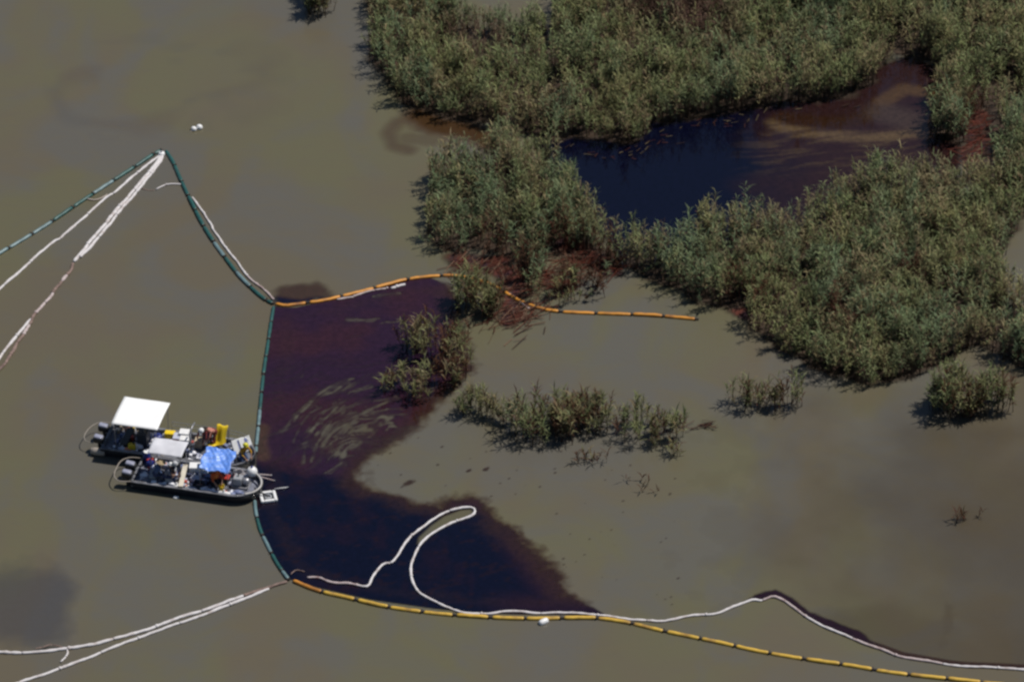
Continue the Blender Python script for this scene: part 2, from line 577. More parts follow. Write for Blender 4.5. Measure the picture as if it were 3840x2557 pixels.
# --- oil in the marsh pond
PD_ = poly_w([(1230, 330), (1260, 300), (1400, 290), (1600, 255), (1800, 225), (1960, 200), (2030, 150), (2090, 130), (2160, 160), (2175, 220), (2160, 300), (2210, 330),
              (2200, 440), (1900, 500), (1700, 560), (1560, 630), (1440, 600), (1350, 500), (1280, 410)])
def pond_field(U, V, x, y):
    d = sdf(x, y, PD_)
    a = sstep(-0.3, 0.3, d)
    n = fbm(x * 0.5, y * 0.5, 61)
    br = sstep(1640, 1900, U + (n - 0.5) * 200)
    rgb = lerp(NAVY * 0.9, np.array([0.020, 0.0085, 0.0085]), br)
    st = fbm(x * 0.5 + y * 0.25, (y * 4.2 - x * 0.9) + n * 3.0, 71, 4)
    band = sstep(1660, 1800, U) * sstep(2160, 2060, U) * sstep(295, 320, V) * sstep(415, 375, V)
    tan = np.array([0.092, 0.060, 0.030])
    k = sstep(0.42, 0.72, st) * band
    rgb = lerp(rgb, tan, k * 0.36)
    core = sstep(0.9, 0.1, line_dist(x, y, poly_w([(1785, 285), (1820, 300), (1900, 312), (1990, 318), (2060, 312), (2120, 305)])))
    rgb = lerp(rgb, tan * 1.0, core * (0.35 + 0.5 * sstep(0.35, 0.6, st)))
    dk = sstep(0.9, 0.2, line_dist(x, y, poly_w([(1800, 270), (1880, 280), (1960, 282), (2010, 258)])))
    rgb = lerp(rgb, np.array([0.022, 0.009, 0.004]), dk * 0.95)
    rub = sstep(0.8, 0.2, line_dist(x, y, poly_w([(2030, 235), (2080, 205), (2140, 215)])))
    rgb = lerp(rgb, np.array([0.065, 0.036, 0.014]), rub * 0.8)
    gr = sstep(1.6, 0.3, line_dist(x, y, poly_w([(2030, 260), (2080, 275), (2120, 285)])))
    rgb = lerp(rgb, np.array([0.052, 0.036, 0.028]), gr * 0.6)
    a = a * (1 - 0.12 * k)
    return rgb, a
sheet('oil_slick', OIL, (1200, 110, 2230, 650), 0.08, 0.010, pond_field,
      'navy black oil pooled in the open pond inside the reed marsh', 'oil slick')

# --- narrow slick pressed against the right hand white boom
EDGE_SE = [(2604, 2308), (2682, 2304), (2750, 2277), (2819, 2250), (2853, 2252), (2898, 2238), (2944, 2255), (2984, 2284), (3046, 2329), (3103, 2358),
           (3171, 2383), (3234, 2412), (3308, 2436), (3382, 2463), (3467, 2478), (3553, 2493), (3621, 2501), (3757, 2506), (3840, 2511), (3980, 2520)]
SE_W = np.array([G(u, v)[:2] for u, v in EDGE_SE])
SE_UP = poly_w([(1690, 1393), (1735, 1368), (1785, 1355), (1822, 1375), (1862, 1404), (1920, 1428), (1975, 1450), (2010, 1478), (2080, 1508), (2200, 1525), (2360, 1530), (2420, 1536),
                (2420, 1546), (2360, 1540), (2221, 1534), (2126, 1520), (2029, 1494), (1983, 1479), (1903, 1446), (1868, 1428), (1830, 1401), (1805, 1383), (1777, 1372), (1750, 1381), (1729, 1380), (1686, 1397)])
def strip_field(U, V, x, y):
    d = sdf(x, y, SE_UP) + (fbm(x * 1.5, y * 1.5, 91) - 0.5) * 0.25
    a = np.maximum(sstep(-0.08, 0.16, d) * 0.97, sstep(0.26, 0.10, line_dist(x, y, np.array([G(u, v - 10)[:2] for u, v in EDGE_SE[10:]]))) * 0.8)
    far = sstep(1990, 2040, U)
    rgb = lerp(np.array([0.016, 0.006, 0.010]) * np.ones(x.shape + (3,)), DARKBROWN * 1.1, far)
    return rgb, a
sheet('oil_slick', OIL, (1670, 1340, 2440, 1560), 0.06, 0.008, strip_field,
      'thin dark oil streak pressed along the white boom at lower right', 'oil slick')

# --- dark lobe outside the orange boom at its teal end
OUT = poly_w([(618, 672), (650, 660), (690, 655), (730, 652), (765, 668), (768, 684), (740, 694), (680, 706), (640, 705), (625, 692)])
def out_field(U, V, x, y):
    d = sdf(x, y, OUT) + (fbm(x * 1.3, y * 1.3, 95) - 0.5) * 0.9
    a = sstep(-0.35, 0.5, d)
    core = sstep(0.5, 0.12, line_dist(x, y, poly_w([(635, 690), (660, 694), (690, 698), (735, 690)])))
    rgb = lerp(np.array([0.044, 0.020, 0.016]) * np.ones(x.shape + (3,)), NAVY * 1.4, core * 0.95)
    return rgb, a * (0.6 + 0.38 * core)
sheet('oil_slick', OIL, (600, 630, 800, 720), 0.07, 0.006, out_field,
      'brown oil lobe leaking outside the orange boom beside the teal boom end', 'oil slick')

# --- thin sheens on open water
def sheen_nw(U, V, x, y):
    n = fbm(x * 0.18, y * 0.18, 101, 3)
    cx, cy = GD(380, 200)[:2]
    r = np.hypot((x - cx) / 1.5, (y - cy)) + (n - 0.5) * 7
    ring = np.exp(-((r - 3.4) / 0.8) ** 2) + 0.6 * np.exp(-((r - 6.0) / 0.9) ** 2)
    ring *= sstep(6.5, 3.0, np.hypot((x - cx) / 1.5, y - cy)) * sstep(0.35, 0.65, fbm(x * 0.3, y * 0.3, 105))
    t = sstep(0.4, 0.6, fbm(x * 0.5, y * 0.5, 103))
    return lerp(np.array([0.155, 0.128, 0.105]) * np.ones(x.shape + (3,)), np.array([0.125, 0.125, 0.13]), t), ring * 0.28
sheet('oil_sheen', SHEEN, (120, 60, 680, 340), 0.25, 0.004, sheen_nw, 'faint pale sheen rings on open water near the small white floats', 'oil sheen')

def sheen_sw(U, V, x, y):
    cx, cy = GD(50, 1395)[:2]
    r = (np.abs((x - cx) / 2.3) ** 3 + np.abs((y - cy) / 3.4) ** 3) ** (1 / 3) + (fbm(x * 0.6, y * 0.6, 111) - 0.5) * 0.8
    return np.array([0.062, 0.064, 0.082]) * np.ones(x.shape + (3,)), sstep(1.25, 0.65, r) * 0.34
sheet('oil_sheen', SHEEN, (-60, 1270, 200, 1510), 0.1, 0.004, sheen_sw, 'dull grey rounded sheen patch above the white booms at lower left', 'oil sheen')

def sheen_curl(U, V, x, y):
    n = fbm(x * 0.9, y * 0.9, 121) - 0.5
    d1 = line_dist(x, y, poly_w([(1105, 320), (1060, 300), (1010, 285), (960, 272), (915, 280), (893, 305), (905, 335), (940, 345)])) + n * 0.35
    d2 = line_dist(x, y, poly_w([(960, 265), (1010, 290), (1080, 305), (1120, 325)])) + n * 0.8
    d3 = line_dist(x, y, poly_w([(940, 320), (1000, 322), (1060, 330)])) + n * 0.5
    a = np.maximum(sstep(0.8, 0.0, d1) * 0.42, sstep(1.5, 0.2, d2) * 0.75)
    a = np.maximum(a, sstep(0.8, 0.2, d3) * 0.25)
    rgb = lerp(np.array([0.085, 0.052, 0.036]) * np.ones(x.shape + (3,)), np.array([0.052, 0.024, 0.008]), sstep(1.0, 0.2, d2))
    return rgb, a
sheet('oil_sheen', SHEEN, (860, 240, 1160, 380), 0.08, 0.005, sheen_curl, 'brown sheen curl in the inlet between the two left reed beds', 'oil sheen')

def sheen_vignette_se(U, V, x, y):
    n = fbm(x * 0.4, y * 0.4, 131)
    d = line_dist(x, y, np.array([G(u, v - 40)[:2] for u, v in EDGE_SE[12:]]))
    a = sstep(4.5, 0.2, d + (n - 0.5) * 5) * 0.30
    st = line_dist(x, y, poly_w([(2185, 1395), (2180, 1440), (2165, 1490)])) + (fbm(x * 2, y * 2, 133) - 0.5) * 0.6
    a = np.maximum(a, sstep(0.45, 0.05, st) * 0.35)
    side = sstep(1500, 2450, U + (n - 0.5) * 500) * (0.55 + 0.5 * fbm(x * 0.15, y * 0.15, 137)) * 0.42 * sstep(780, 1100, V + (n - 0.5) * 200)  # vignette darkening towards the right, painted into the film cover
    low = sstep(-0.05, 0.35, sdf(x, y, np.concatenate([SE_W, np.array([GD(2560, 1000)[:2], GD(2560, 600)[:2], GD(1300, 600)[:2], GD(1400, 1415)[:2]])])))
    a = np.maximum(a, side) * low
    return np.array([0.070, 0.050, 0.028]) * np.ones(x.shape + (3,)), a
sheet('oil_sheen', SHEEN, (1480, 740, 2480, 1560), 0.16, 0.004, sheen_vignette_se, 'brownish sheen above the white boom at lower right with painted vignette darkening', 'oil sheen')

def specks(U, V, x, y):
    a = np.zeros_like(x)
    r = random.Random(5)
    for k in range(110):
        if k < 3:
            u, v, ra, rb = [(940, 1110, 0.26, 0.2), (1118, 1079, 0.16, 0.13), (1078, 1082, 0.12, 0.1)][k]
        else:
            u, v = r.uniform(860, 1560), r.uniform(980, 1390)
            ra = r.uniform(0.025, 0.075)
            rb = ra * r.uniform(0.6, 1.2)
        p = GD(u, v)
        m = (np.abs(x - p.x) < 0.8) & (np.abs(y - p.y) < 0.8)
        if not m.any(): continue
        dx, dy = x[m] - p.x, y[m] - p.y
        e = np.hypot(dx / ra, (dy - dx * 0.5) / rb)
        a[m] = np.maximum(a[m], sstep(1.5, 0.5, e + (fbm(x[m] * 6, y[m] * 6, 141) - 0.5) * 1.0) * (0.72 if k < 3 else 0.42))
    a *= sdf(x, y, SL) < 0.1
    return np.array([0.04, 0.022, 0.016]) * np.ones(x.shape + (3,)), a
sheet('oil_specks', OIL, (850, 970, 1580, 1400), 0.045, 0.005, specks, 'scattered small tarry specks on clear water right of the slick', 'oil specks')

# ------------------------------------------------------------------ marsh
A_BED = [(842, -90), (842, 0), (848, 70), (846, 140), (880, 190), (925, 240), (985, 268), (1060, 282), (1130, 292), (1200, 312), (1290, 326), (1370, 328), (1440, 338),
         (1485, 330), (1500, 292), (1590, 276), (1690, 258), (1790, 244), (1880, 240), (1960, 226), (2010, 200), (2030, 160), (2060, 130), (2130, 140), (2165, 180),
         (2400, 180), (2400, -110), (1290, -110), (1270, 60), (1170, 70), (1060, 60), (1000, -40), (1000, -110)]
R_BED = [(2150, 176), (2160, 200), (2140, 260), (2135, 310), (2180, 335), (2215, 345), (2230, 290), (2250, 250), (2290, 260), (2300, 330), (2275, 380), (2290, 420), (2420, 440), (2420, 170)]
B_BED = [(985, 410), (1010, 395), (1080, 385), (1150, 366), (1220, 358), (1275, 372), (1310, 440), (1350, 500), (1395, 560), (1430, 590), (1440, 640), (1380, 610), (1320, 600),
         (1260, 590), (1250, 640), (1242, 690), (1215, 680), (1195, 640), (1185, 590), (1120, 585), (1050, 580), (990, 572), (972, 530), (990, 480)]
C_BED = [(1415, 585), (1470, 572), (1540, 596), (1600, 556), (1650, 528), (1730, 520), (1820, 536), (1880, 500), (1930, 455), (1990, 432), (2120, 425), (2220, 440), (2300, 415), (2400, 430),
         (2400, 470), (2345, 520), (2320, 580), (2300, 620), (2330, 690), (2400, 710), (2400, 860), (2320, 845), (2262, 800), (2235, 800), (2180, 838), (2120, 862), (2060, 878), (1990, 893), (1920, 876),
         (1830, 832), (1745, 782), (1690, 728), (1610, 705), (1545, 668), (1480, 640), (1430, 612)]
D_BED = [(1290, 640), (1330, 625), (1400, 640), (1420, 665), (1422, 700), (1390, 706), (1330, 694), (1285, 705), (1262, 690)]

def mud_field(polys, reds, redcol=(0.078, 0.018, 0.010)):
    pw = [poly_w(p) for p in polys]
    rw = [(poly_w(r[0]), r[1]) for r in reds]
    def f(U, V, x, y):
        d = np.max([sdf(x, y, p) for p in pw], axis=0) + (fbm(x * 1.2, y * 1.2, 151) - 0.5) * 1.0
        a = sstep(-0.05, 0.6, d)
        n = fbm(x * 1.5, y * 1.5, 153)
        rgb = lerp(np.array([0.030, 0.020, 0.013]) * np.ones(x.shape + (3,)), np.array([0.058, 0.036, 0.022]), n)
        for ln, wd in rw:
            dd = line_dist(x, y, ln) + (n - 0.5) * 1.2
            k = sstep(wd, wd * 0.3, dd)
            rgb = lerp(rgb, lerp(np.array(redcol) * np.ones(x.shape + (3,)), np.array([0.03, 0.010, 0.014]), sstep(0.45, 0.6, fbm(x * 2, y * 2, 157))), k)
            a = np.maximum(a, k * 0.96)
        return rgb, a
    return f
mud = sheet('marsh_mud', MUD, (800, -120, 2420, 920), 0.16, 0.014,
      mud_field([A_BED, R_BED, B_BED, C_BED, [(2200, 215), (2330, 215), (2330, 430), (2210, 430)]],
                [([(1060, 600), (1100, 605), (1150, 610), (1180, 650), (1170, 690)], 1.1), ([(1300, 560), (1350, 590), (1400, 620)], 1.0),
                 ([(1260, 640), (1275, 660)], 0.6), ([(2240, 260), (2245, 330), (2235, 370)], 0.8), ([(1690, 715), (1740, 735)], 0.4), ([(1160, 735), (1190, 715)], 0.7)]),
      'dark peaty mud between the marsh reeds', 'marsh mud', 'structure')

def reed_arrays(px, py, h, lean, tints, leaves, llen, lwid, base_brown, rg, stemw=0.022):
    """stems with arching strap leaves -> verts, tris, colours"""
    n = len(px)
    base = np.stack([px, py, np.zeros(n) - 0.03], -1)
    top = base + np.stack([lean[:, 0], lean[:, 1], h], -1)
    V, T, Cc = [], [], []
    # stems: two crossing thin triangles
    for k in range(2):
        an = rg.uniform(0, math.pi, n)
        side = np.stack([np.cos(an), np.sin(an), np.zeros(n)], -1) * stemw
        v = np.stack([base - side, base + side, top], 1)
        V.append(v.reshape(-1, 3))
        T.append(np.arange(n * 3).reshape(n, 3))
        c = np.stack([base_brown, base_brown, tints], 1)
        Cc.append(c.reshape(-1, 3))
    N = n * leaves
    si = np.repeat(np.arange(n), leaves)
    t = np.tile(0.32 + 0.68 * np.linspace(0, 1.0, leaves) ** 0.8, n) + rg.uniform(-0.05, 0.05, N)
    t = np.clip(t, 0.15, 1.0)
    az = np.tile(np.arange(leaves) * 2.4, n) + np.repeat(rg.uniform(0, 6.28, n), leaves) + rg.uniform(-0.4, 0.4, N)
    L = llen * rg.uniform(0.65, 1.25, N) * (0.75 + 0.45 * t) * np.repeat(h / h.mean(), leaves) ** 0.5
    el = rg.uniform(R(34), R(72), N) + (t - 0.6) * 0.5
    out = np.stack([np.cos(az), np.sin(az), np.zeros(N)], -1)
    up = np.array([0, 0, 1.0])
    p0 = base[si] + (top - base)[si] * t[:, None]
    p1 = p0 + (out * np.cos(el)[:, None] + up * np.sin(el)[:, None]) * (L * 0.55)[:, None]
    el2 = el - rg.uniform(0.3, 1.1, N)
    p2 = p1 + (out * np.cos(el2)[:, None] + up * np.sin(el2)[:, None]) * (L * 0.5)[:, None]
    tw = az + math.pi / 2 + rg.uniform(-0.5, 0.5, N)
    sd = np.stack([np.cos(tw), np.sin(tw), rg.uniform(-0.5, 0.5, N)], -1)
    w = (lwid * rg.uniform(0.7, 1.3, N))[:, None]
    v = np.stack([p0 - sd * w * 0.5, p0 + sd * w * 0.5, p1 - sd * w, p1 + sd * w, p2], 1).reshape(-1, 3)
    o = np.arange(N)[:, None] * 5
    tr = np.concatenate([o + np.array([0, 1, 3]), o + np.array([0, 3, 2]), o + np.array([2, 3, 4])], 0)
    lc = tints[si] * rg.uniform(0.72, 1.22, (N, 1)) * (1 + rg.uniform(-0.06, 0.06, (N, 3)))
    dead_shaded = (rg.random(N) < 0.45 * (1 - t) + 0.03)
    lc[dead_shaded] = base_brown[si][dead_shaded] * rg.uniform(0.9, 1.7, (dead_shaded.sum(), 1))  # mostly lower leaves: dead brown with the painted shade in it
    V.append(v)
    T.append(tr)
    Cc.append(np.repeat(lc, 5, 0))
    off, TT = 0, []
    for vv, tt in zip(V, T):
        TT.append(tt + off)
        off += len(vv)
    return np.concatenate(V), np.concatenate(TT), np.concatenate(Cc)

GREEN = np.array([0.182, 0.204, 0.090])
BLUEGREEN = np.array([0.156, 0.200, 0.106])
YELLOW = np.array([0.232, 0.216, 0.098])
TAN = np.array([0.245, 0.190, 0.105])
DEAD_SHADED = np.array([0.062, 0.038, 0.027])  # dead stalk brown, darkened to paint shade low between the tufts
OILED = np.array([0.052, 0.016, 0.010])

def sample(polyD, density, rg, dens_fn=None):
    pw = poly_w(polyD)
    x0, y0 = pw.min(0)
    x1, y1 = pw.max(0)
    n = int((x1 - x0) * (y1 - y0) * density)
    x, y = rg.uniform(x0, x1, n), rg.uniform(y0, y1, n)
    k = inside(x, y, pw)
    d = line_dist(x, y, pw, True)
    k &= (d > 0.15) | (rg.random(n) < 0.6)
    if dens_fn is not None:
        k &= rg.random(n) < dens_fn(x, y)
    return x[k], y[k]

def grow(name, x, y, height, rg, tuft=0.72, leaves=16, llen=0.30, lwid=0.0235, brown=0.0, oiled=0.0, hvar=0.58, tan=0.12, mound=True):
    n = len(x)
    # stems gather in tufts that spread outwards at the top
    x0, y0 = x.min() - 1, y.min() - 1
    gx, gy = np.floor((x - x0) / tuft).astype(int), np.floor((y - y0) / tuft).astype(int)
    best = np.full(n, 1e9)
    bx, by, bid = np.zeros(n), np.zeros(n), np.zeros(n)
    def h01(a, b, s):
        q = (a * 73856093 ^ b * 19349663 ^ s * 83492791) & 0x7fffffff
        q = ((q ^ (q >> 13)) * 1274126177) & 0x7fffffff
        return ((q >> 3) & 0xffff) / 65535.0
    for i in (-1, 0, 1):
        for j in (-1, 0, 1):
            a, b = gx + i, gy + j
            cx = x0 + (a + 0.1 + 0.8 * h01(a, b, 1)) * tuft
            cy = y0 + (b + 0.1 + 0.8 * h01(a, b, 2)) * tuft
            d = np.hypot(x - cx, y - cy)
            m = d < best
            best[m], bx[m], by[m], bid[m] = d[m], cx[m], cy[m], h01(a, b, 3)[m]
    rel = np.clip(best / (tuft * 0.7), 0, 1.2)
    # bushy mounds a couple of metres across, lower along their seams
    lx, ly = np.floor(x / 1.9).astype(int), np.floor(y / 1.9).astype(int)
    d1, d2 = np.full(n, 1e9), np.full(n, 1e9)
    for i in (-1, 0, 1):
        for j in (-1, 0, 1):
            a, b = lx + i, ly + j
            d = np.hypot(x - (a + h01(a, b, 5)) * 1.9, y - (b + h01(a, b, 6)) * 1.9)
            d2 = np.minimum(np.maximum(d, d1), d2)
            d1 = np.minimum(d, d1)
    seam = sstep(0.0, 0.9, d2 - d1)
    if mound:                                    # open gaps along the seams between mounds
        keep = rg.random(n) < 0.18 + 0.82 * sstep(0.03, 0.30, (d2 - d1) * (0.6 + 0.8 * fbm(x * 0.3, y * 0.3, 231)))
        x, y, bx, by, bid, rel, seam = x[keep], y[keep], bx[keep], by[keep], bid[keep], rel[keep], seam[keep]
        brown = brown if np.isscalar(brown) else brown[keep]
        oiled = oiled if np.isscalar(oiled) else oiled[keep]
        n = len(x)
    th = (0.64 + 0.56 * bid) * (0.66 + 0.42 * seam) if mound else 0.78 + 0.44 * bid
    big = fbm(x * 0.22, y * 0.22, 201)
    h = height * th * (0.8 + 0.42 * big) * (1 - hvar * rel ** 2) * rg.uniform(0.82, 1.1, n)
    lean = np.stack([(x - bx), (y - by)], -1) * 0.85 + rg.normal(0, 0.08, (n, 2))
    f = fbm(x * 0.35, y * 0.35, 211)
    g = fbm(x * 0.8 + 9, y * 0.8, 215)
    tint = lerp(GREEN * np.ones((n, 3)), BLUEGREEN, sstep(0.4, 0.65, f))
    tint = lerp(tint, YELLOW, sstep(0.45, 0.75, g) * 0.8)
    tint = lerp(tint, TAN, (rg.random(n) < tan + 0.5 * sstep(0.56, 0.72, fbm(x * 0.5 + 40, y * 0.5, 219))) * 0.8)
    if np.isscalar(brown): brown = np.full(n, brown)
    if np.isscalar(oiled): oiled = np.full(n, oiled)
    if not mound: tint = tint * 0.78
    tint = lerp(tint, DEAD_SHADED * 2.1, np.clip(brown, 0, 1) * (rg.random(n) < 0.8))
    tint = lerp(tint, OILED * 1.3, (rg.random(n) < oiled) * 0.9)
    tint = tint * (0.74 + 0.46 * bid)[:, None]
    bb = lerp(DEAD_SHADED * np.ones((n, 3)), OILED, np.clip(oiled * 1.5 + 0.2, 0, 1))
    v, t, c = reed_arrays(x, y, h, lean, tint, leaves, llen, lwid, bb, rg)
    me = mesh_np(name, v, t)
    at = me.color_attributes.new('tint', 'FLOAT_COLOR', 'POINT')
    at.data.foreach_set('color', np.concatenate([c, np.ones((len(c), 1))], 1).astype(np.float32).ravel())
    return me

def bed(polys, label, seed, density=26, height=2.35, brown_spots=(), oil_spots=(), thin=(), **kw):
    rg = np.random.default_rng(seed)
    xs, ys = [], []
    def dens(x, y):
        n = fbm(x * 0.55, y * 0.55, seed + 300)
        d = 0.30 + 0.70 * sstep(0.30, 0.48, n)
        for ln, wd in thin:
            d = d * (1 - 0.85 * sstep(wd, wd * 0.4, line_dist(x, y, poly_w(ln))))
        return d
    for p in polys:
        a, b = sample(p, density, rg, dens)
        xs.append(a)
        ys.append(b)
    x, y = np.concatenate(xs), np.concatenate(ys)
    br = np.zeros(len(x))
    for ln, wd in brown_spots:
        br = np.maximum(br, sstep(wd, wd * 0.3, line_dist(x, y, poly_w(ln))))
    oi = np.zeros(len(x))
    for ln, wd in oil_spots:
        oi = np.maximum(oi, sstep(wd, wd * 0.3, line_dist(x, y, poly_w(ln))) * 0.85)
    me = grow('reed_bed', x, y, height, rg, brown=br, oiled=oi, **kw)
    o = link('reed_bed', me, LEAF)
    tag(o, label, 'reed bed', 'marsh reed beds', 'stuff')
    return o

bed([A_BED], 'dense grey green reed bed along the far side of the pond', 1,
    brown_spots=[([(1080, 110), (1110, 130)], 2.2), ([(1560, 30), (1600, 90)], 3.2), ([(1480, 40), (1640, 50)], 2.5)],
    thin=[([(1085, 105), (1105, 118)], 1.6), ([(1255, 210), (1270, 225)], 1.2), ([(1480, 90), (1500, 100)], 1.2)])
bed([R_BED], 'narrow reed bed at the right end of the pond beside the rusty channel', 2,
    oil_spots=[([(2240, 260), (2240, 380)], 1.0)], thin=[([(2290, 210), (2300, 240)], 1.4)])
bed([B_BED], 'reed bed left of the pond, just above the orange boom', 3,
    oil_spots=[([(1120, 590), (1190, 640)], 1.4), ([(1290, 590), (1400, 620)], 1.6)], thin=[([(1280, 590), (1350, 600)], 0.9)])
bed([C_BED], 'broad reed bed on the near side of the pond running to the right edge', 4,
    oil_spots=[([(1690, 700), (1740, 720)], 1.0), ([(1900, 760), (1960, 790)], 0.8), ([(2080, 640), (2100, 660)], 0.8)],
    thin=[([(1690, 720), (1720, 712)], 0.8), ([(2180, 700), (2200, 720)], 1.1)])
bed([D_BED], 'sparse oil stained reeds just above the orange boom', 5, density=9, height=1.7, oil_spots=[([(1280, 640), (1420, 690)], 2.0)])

def clump(polyD, label, seed, density=14, height=1.6, kind=None, **kw):
    rg = np.random.default_rng(seed)
    x, y = sample(polyD, density * 1.5, rg)
    kw.setdefault('mound', False)
    kw.setdefault('llen', 0.42)
    kw.setdefault('lwid', 0.028)
    kw.setdefault('hvar', 0.35)
    c = Vector((x.mean(), y.mean(), 0))
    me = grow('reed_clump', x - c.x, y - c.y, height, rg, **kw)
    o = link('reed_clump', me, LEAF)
    o.location = c
    tag(o, label, 'reed clump', 'reed clumps standing in open water', kind)
    return o

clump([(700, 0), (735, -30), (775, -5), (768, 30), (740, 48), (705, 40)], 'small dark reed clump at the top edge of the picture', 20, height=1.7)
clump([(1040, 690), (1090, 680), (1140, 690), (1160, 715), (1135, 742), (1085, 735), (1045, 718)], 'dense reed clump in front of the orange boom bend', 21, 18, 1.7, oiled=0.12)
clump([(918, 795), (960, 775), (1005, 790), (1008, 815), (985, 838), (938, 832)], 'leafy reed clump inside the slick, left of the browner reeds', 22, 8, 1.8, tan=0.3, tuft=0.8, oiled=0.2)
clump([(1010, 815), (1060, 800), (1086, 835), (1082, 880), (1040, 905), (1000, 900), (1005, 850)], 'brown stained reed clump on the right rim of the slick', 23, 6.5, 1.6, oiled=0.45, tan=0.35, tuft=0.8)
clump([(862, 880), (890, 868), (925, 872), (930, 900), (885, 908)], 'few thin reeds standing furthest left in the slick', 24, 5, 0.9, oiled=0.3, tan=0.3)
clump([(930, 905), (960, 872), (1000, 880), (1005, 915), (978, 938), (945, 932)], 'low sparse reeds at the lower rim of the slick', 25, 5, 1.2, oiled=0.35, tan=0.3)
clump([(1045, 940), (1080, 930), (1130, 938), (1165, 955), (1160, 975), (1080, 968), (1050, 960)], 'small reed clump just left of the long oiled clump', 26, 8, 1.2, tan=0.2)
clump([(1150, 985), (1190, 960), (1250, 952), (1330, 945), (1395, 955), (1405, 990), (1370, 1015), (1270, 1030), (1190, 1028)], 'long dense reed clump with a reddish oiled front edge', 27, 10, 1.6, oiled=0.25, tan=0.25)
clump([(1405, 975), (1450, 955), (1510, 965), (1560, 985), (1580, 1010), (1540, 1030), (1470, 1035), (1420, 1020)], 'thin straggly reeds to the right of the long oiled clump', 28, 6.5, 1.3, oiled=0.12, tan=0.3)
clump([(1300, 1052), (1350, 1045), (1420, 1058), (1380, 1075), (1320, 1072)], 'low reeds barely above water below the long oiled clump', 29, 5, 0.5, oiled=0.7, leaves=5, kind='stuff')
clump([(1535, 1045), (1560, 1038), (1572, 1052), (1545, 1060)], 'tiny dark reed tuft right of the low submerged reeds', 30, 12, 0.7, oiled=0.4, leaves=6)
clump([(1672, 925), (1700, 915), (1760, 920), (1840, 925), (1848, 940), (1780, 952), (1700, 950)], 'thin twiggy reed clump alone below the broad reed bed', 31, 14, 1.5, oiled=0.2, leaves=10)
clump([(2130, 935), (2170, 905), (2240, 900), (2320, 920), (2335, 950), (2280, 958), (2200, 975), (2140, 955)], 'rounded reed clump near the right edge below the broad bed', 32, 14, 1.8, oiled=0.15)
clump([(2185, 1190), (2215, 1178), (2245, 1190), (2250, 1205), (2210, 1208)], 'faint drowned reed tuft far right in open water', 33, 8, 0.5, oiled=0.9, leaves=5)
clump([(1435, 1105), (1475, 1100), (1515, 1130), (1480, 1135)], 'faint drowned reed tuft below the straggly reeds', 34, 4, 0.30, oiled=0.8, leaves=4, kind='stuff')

# flattened oily reed stalks
def litter(name, label, lines, count, seed, colr, lmin=0.5, lmax=1.5, spread=0.8, dirv=(1, 0.4)):
    rg = np.random.default_rng(seed)
    V, T, C = [], [], []
    base = math.atan2(dirv[1], dirv[0])
    k = 0
    for ln in lines:
        p = poly_w(ln)
        for _ in range(count):
            i = rg.integers(0, len(p) - 1)
            t = rg.random()
            c = p[i] * (1 - t) + p[i + 1] * t + rg.normal(0, spread, 2)
            an = base + rg.normal(0, 0.55)
            L, w = rg.uniform(lmin, lmax), rg.uniform(0.012, 0.028)
            d, s = np.array([math.cos(an), math.sin(an)]) * L / 2, np.array([-math.sin(an), math.cos(an)]) * w
            z0, z1 = rg.uniform(0.03, 0.10), rg.uniform(0.03, 0.22)
            V += [(*(c - d - s), z0), (*(c - d + s), z0), (*(c + d + s), z1), (*(c + d - s), z1)]
            T += [(k, k + 1, k + 2), (k, k + 2, k + 3)]
            q = colr[rg.integers(0, len(colr))] * rg.uniform(0.7, 1.3)
            C += [(*q, 1)] * 4
            k += 4
    me = mesh_np(name, V, T)
    at = me.color_attributes.new('tint', 'FLOAT_COLOR', 'POINT')
    at.data.foreach_set('color', np.array(C, np.float32).ravel())
    o = link(name, me, LEAF)
    tag(o, label, 'reed litter', kind='stuff')
litter('reed_litter', 'flattened rust red reed stalks between the left reed bed and the orange boom', [[(1060, 600), (1110, 605), (1170, 630), (1190, 690)], [(1160, 735), (1195, 715)]], 150, 5,
       [OILED * 1.6, np.array([0.075, 0.024, 0.014]), np.array([0.15, 0.09, 0.06]), DEAD_SHADED], dirv=(0.7, 0.7))
litter('reed_litter', 'red oiled stalks lying between the left and the broad reed beds', [[(1285, 585), (1340, 600), (1410, 630)], [(1265, 640), (1290, 670)]], 130, 6,
       [OILED * 1.5, np.array([0.085, 0.022, 0.012]), DEAD_SHADED * 1.3], spread=0.6)
litter('reed_litter', 'reddish stalks along the rusty channel at the right end of the pond', [[(2245, 265), (2250, 320), (2235, 375)]], 110, 8,
       [OILED * 1.6, np.array([0.09, 0.02, 0.012]), DEAD_SHADED], spread=0.45)
litter('reed_litter', 'broken stalks afloat under the far bank of the pond', [[(1300, 335), (1400, 355), (1480, 350), (1600, 300), (1760, 268), (1990, 232)]], 60, 9,
       [DEAD_SHADED * 0.7, OILED, TAN * 0.5], 0.15, 0.5, 0.35)
litter('reed_litter', 'drowned brown stalk line right of the straggly reeds', [[(1585, 988), (1610, 982), (1640, 978)]], 22, 10, [DEAD_SHADED * 0.7, OILED], 0.3, 0.8, 0.14)

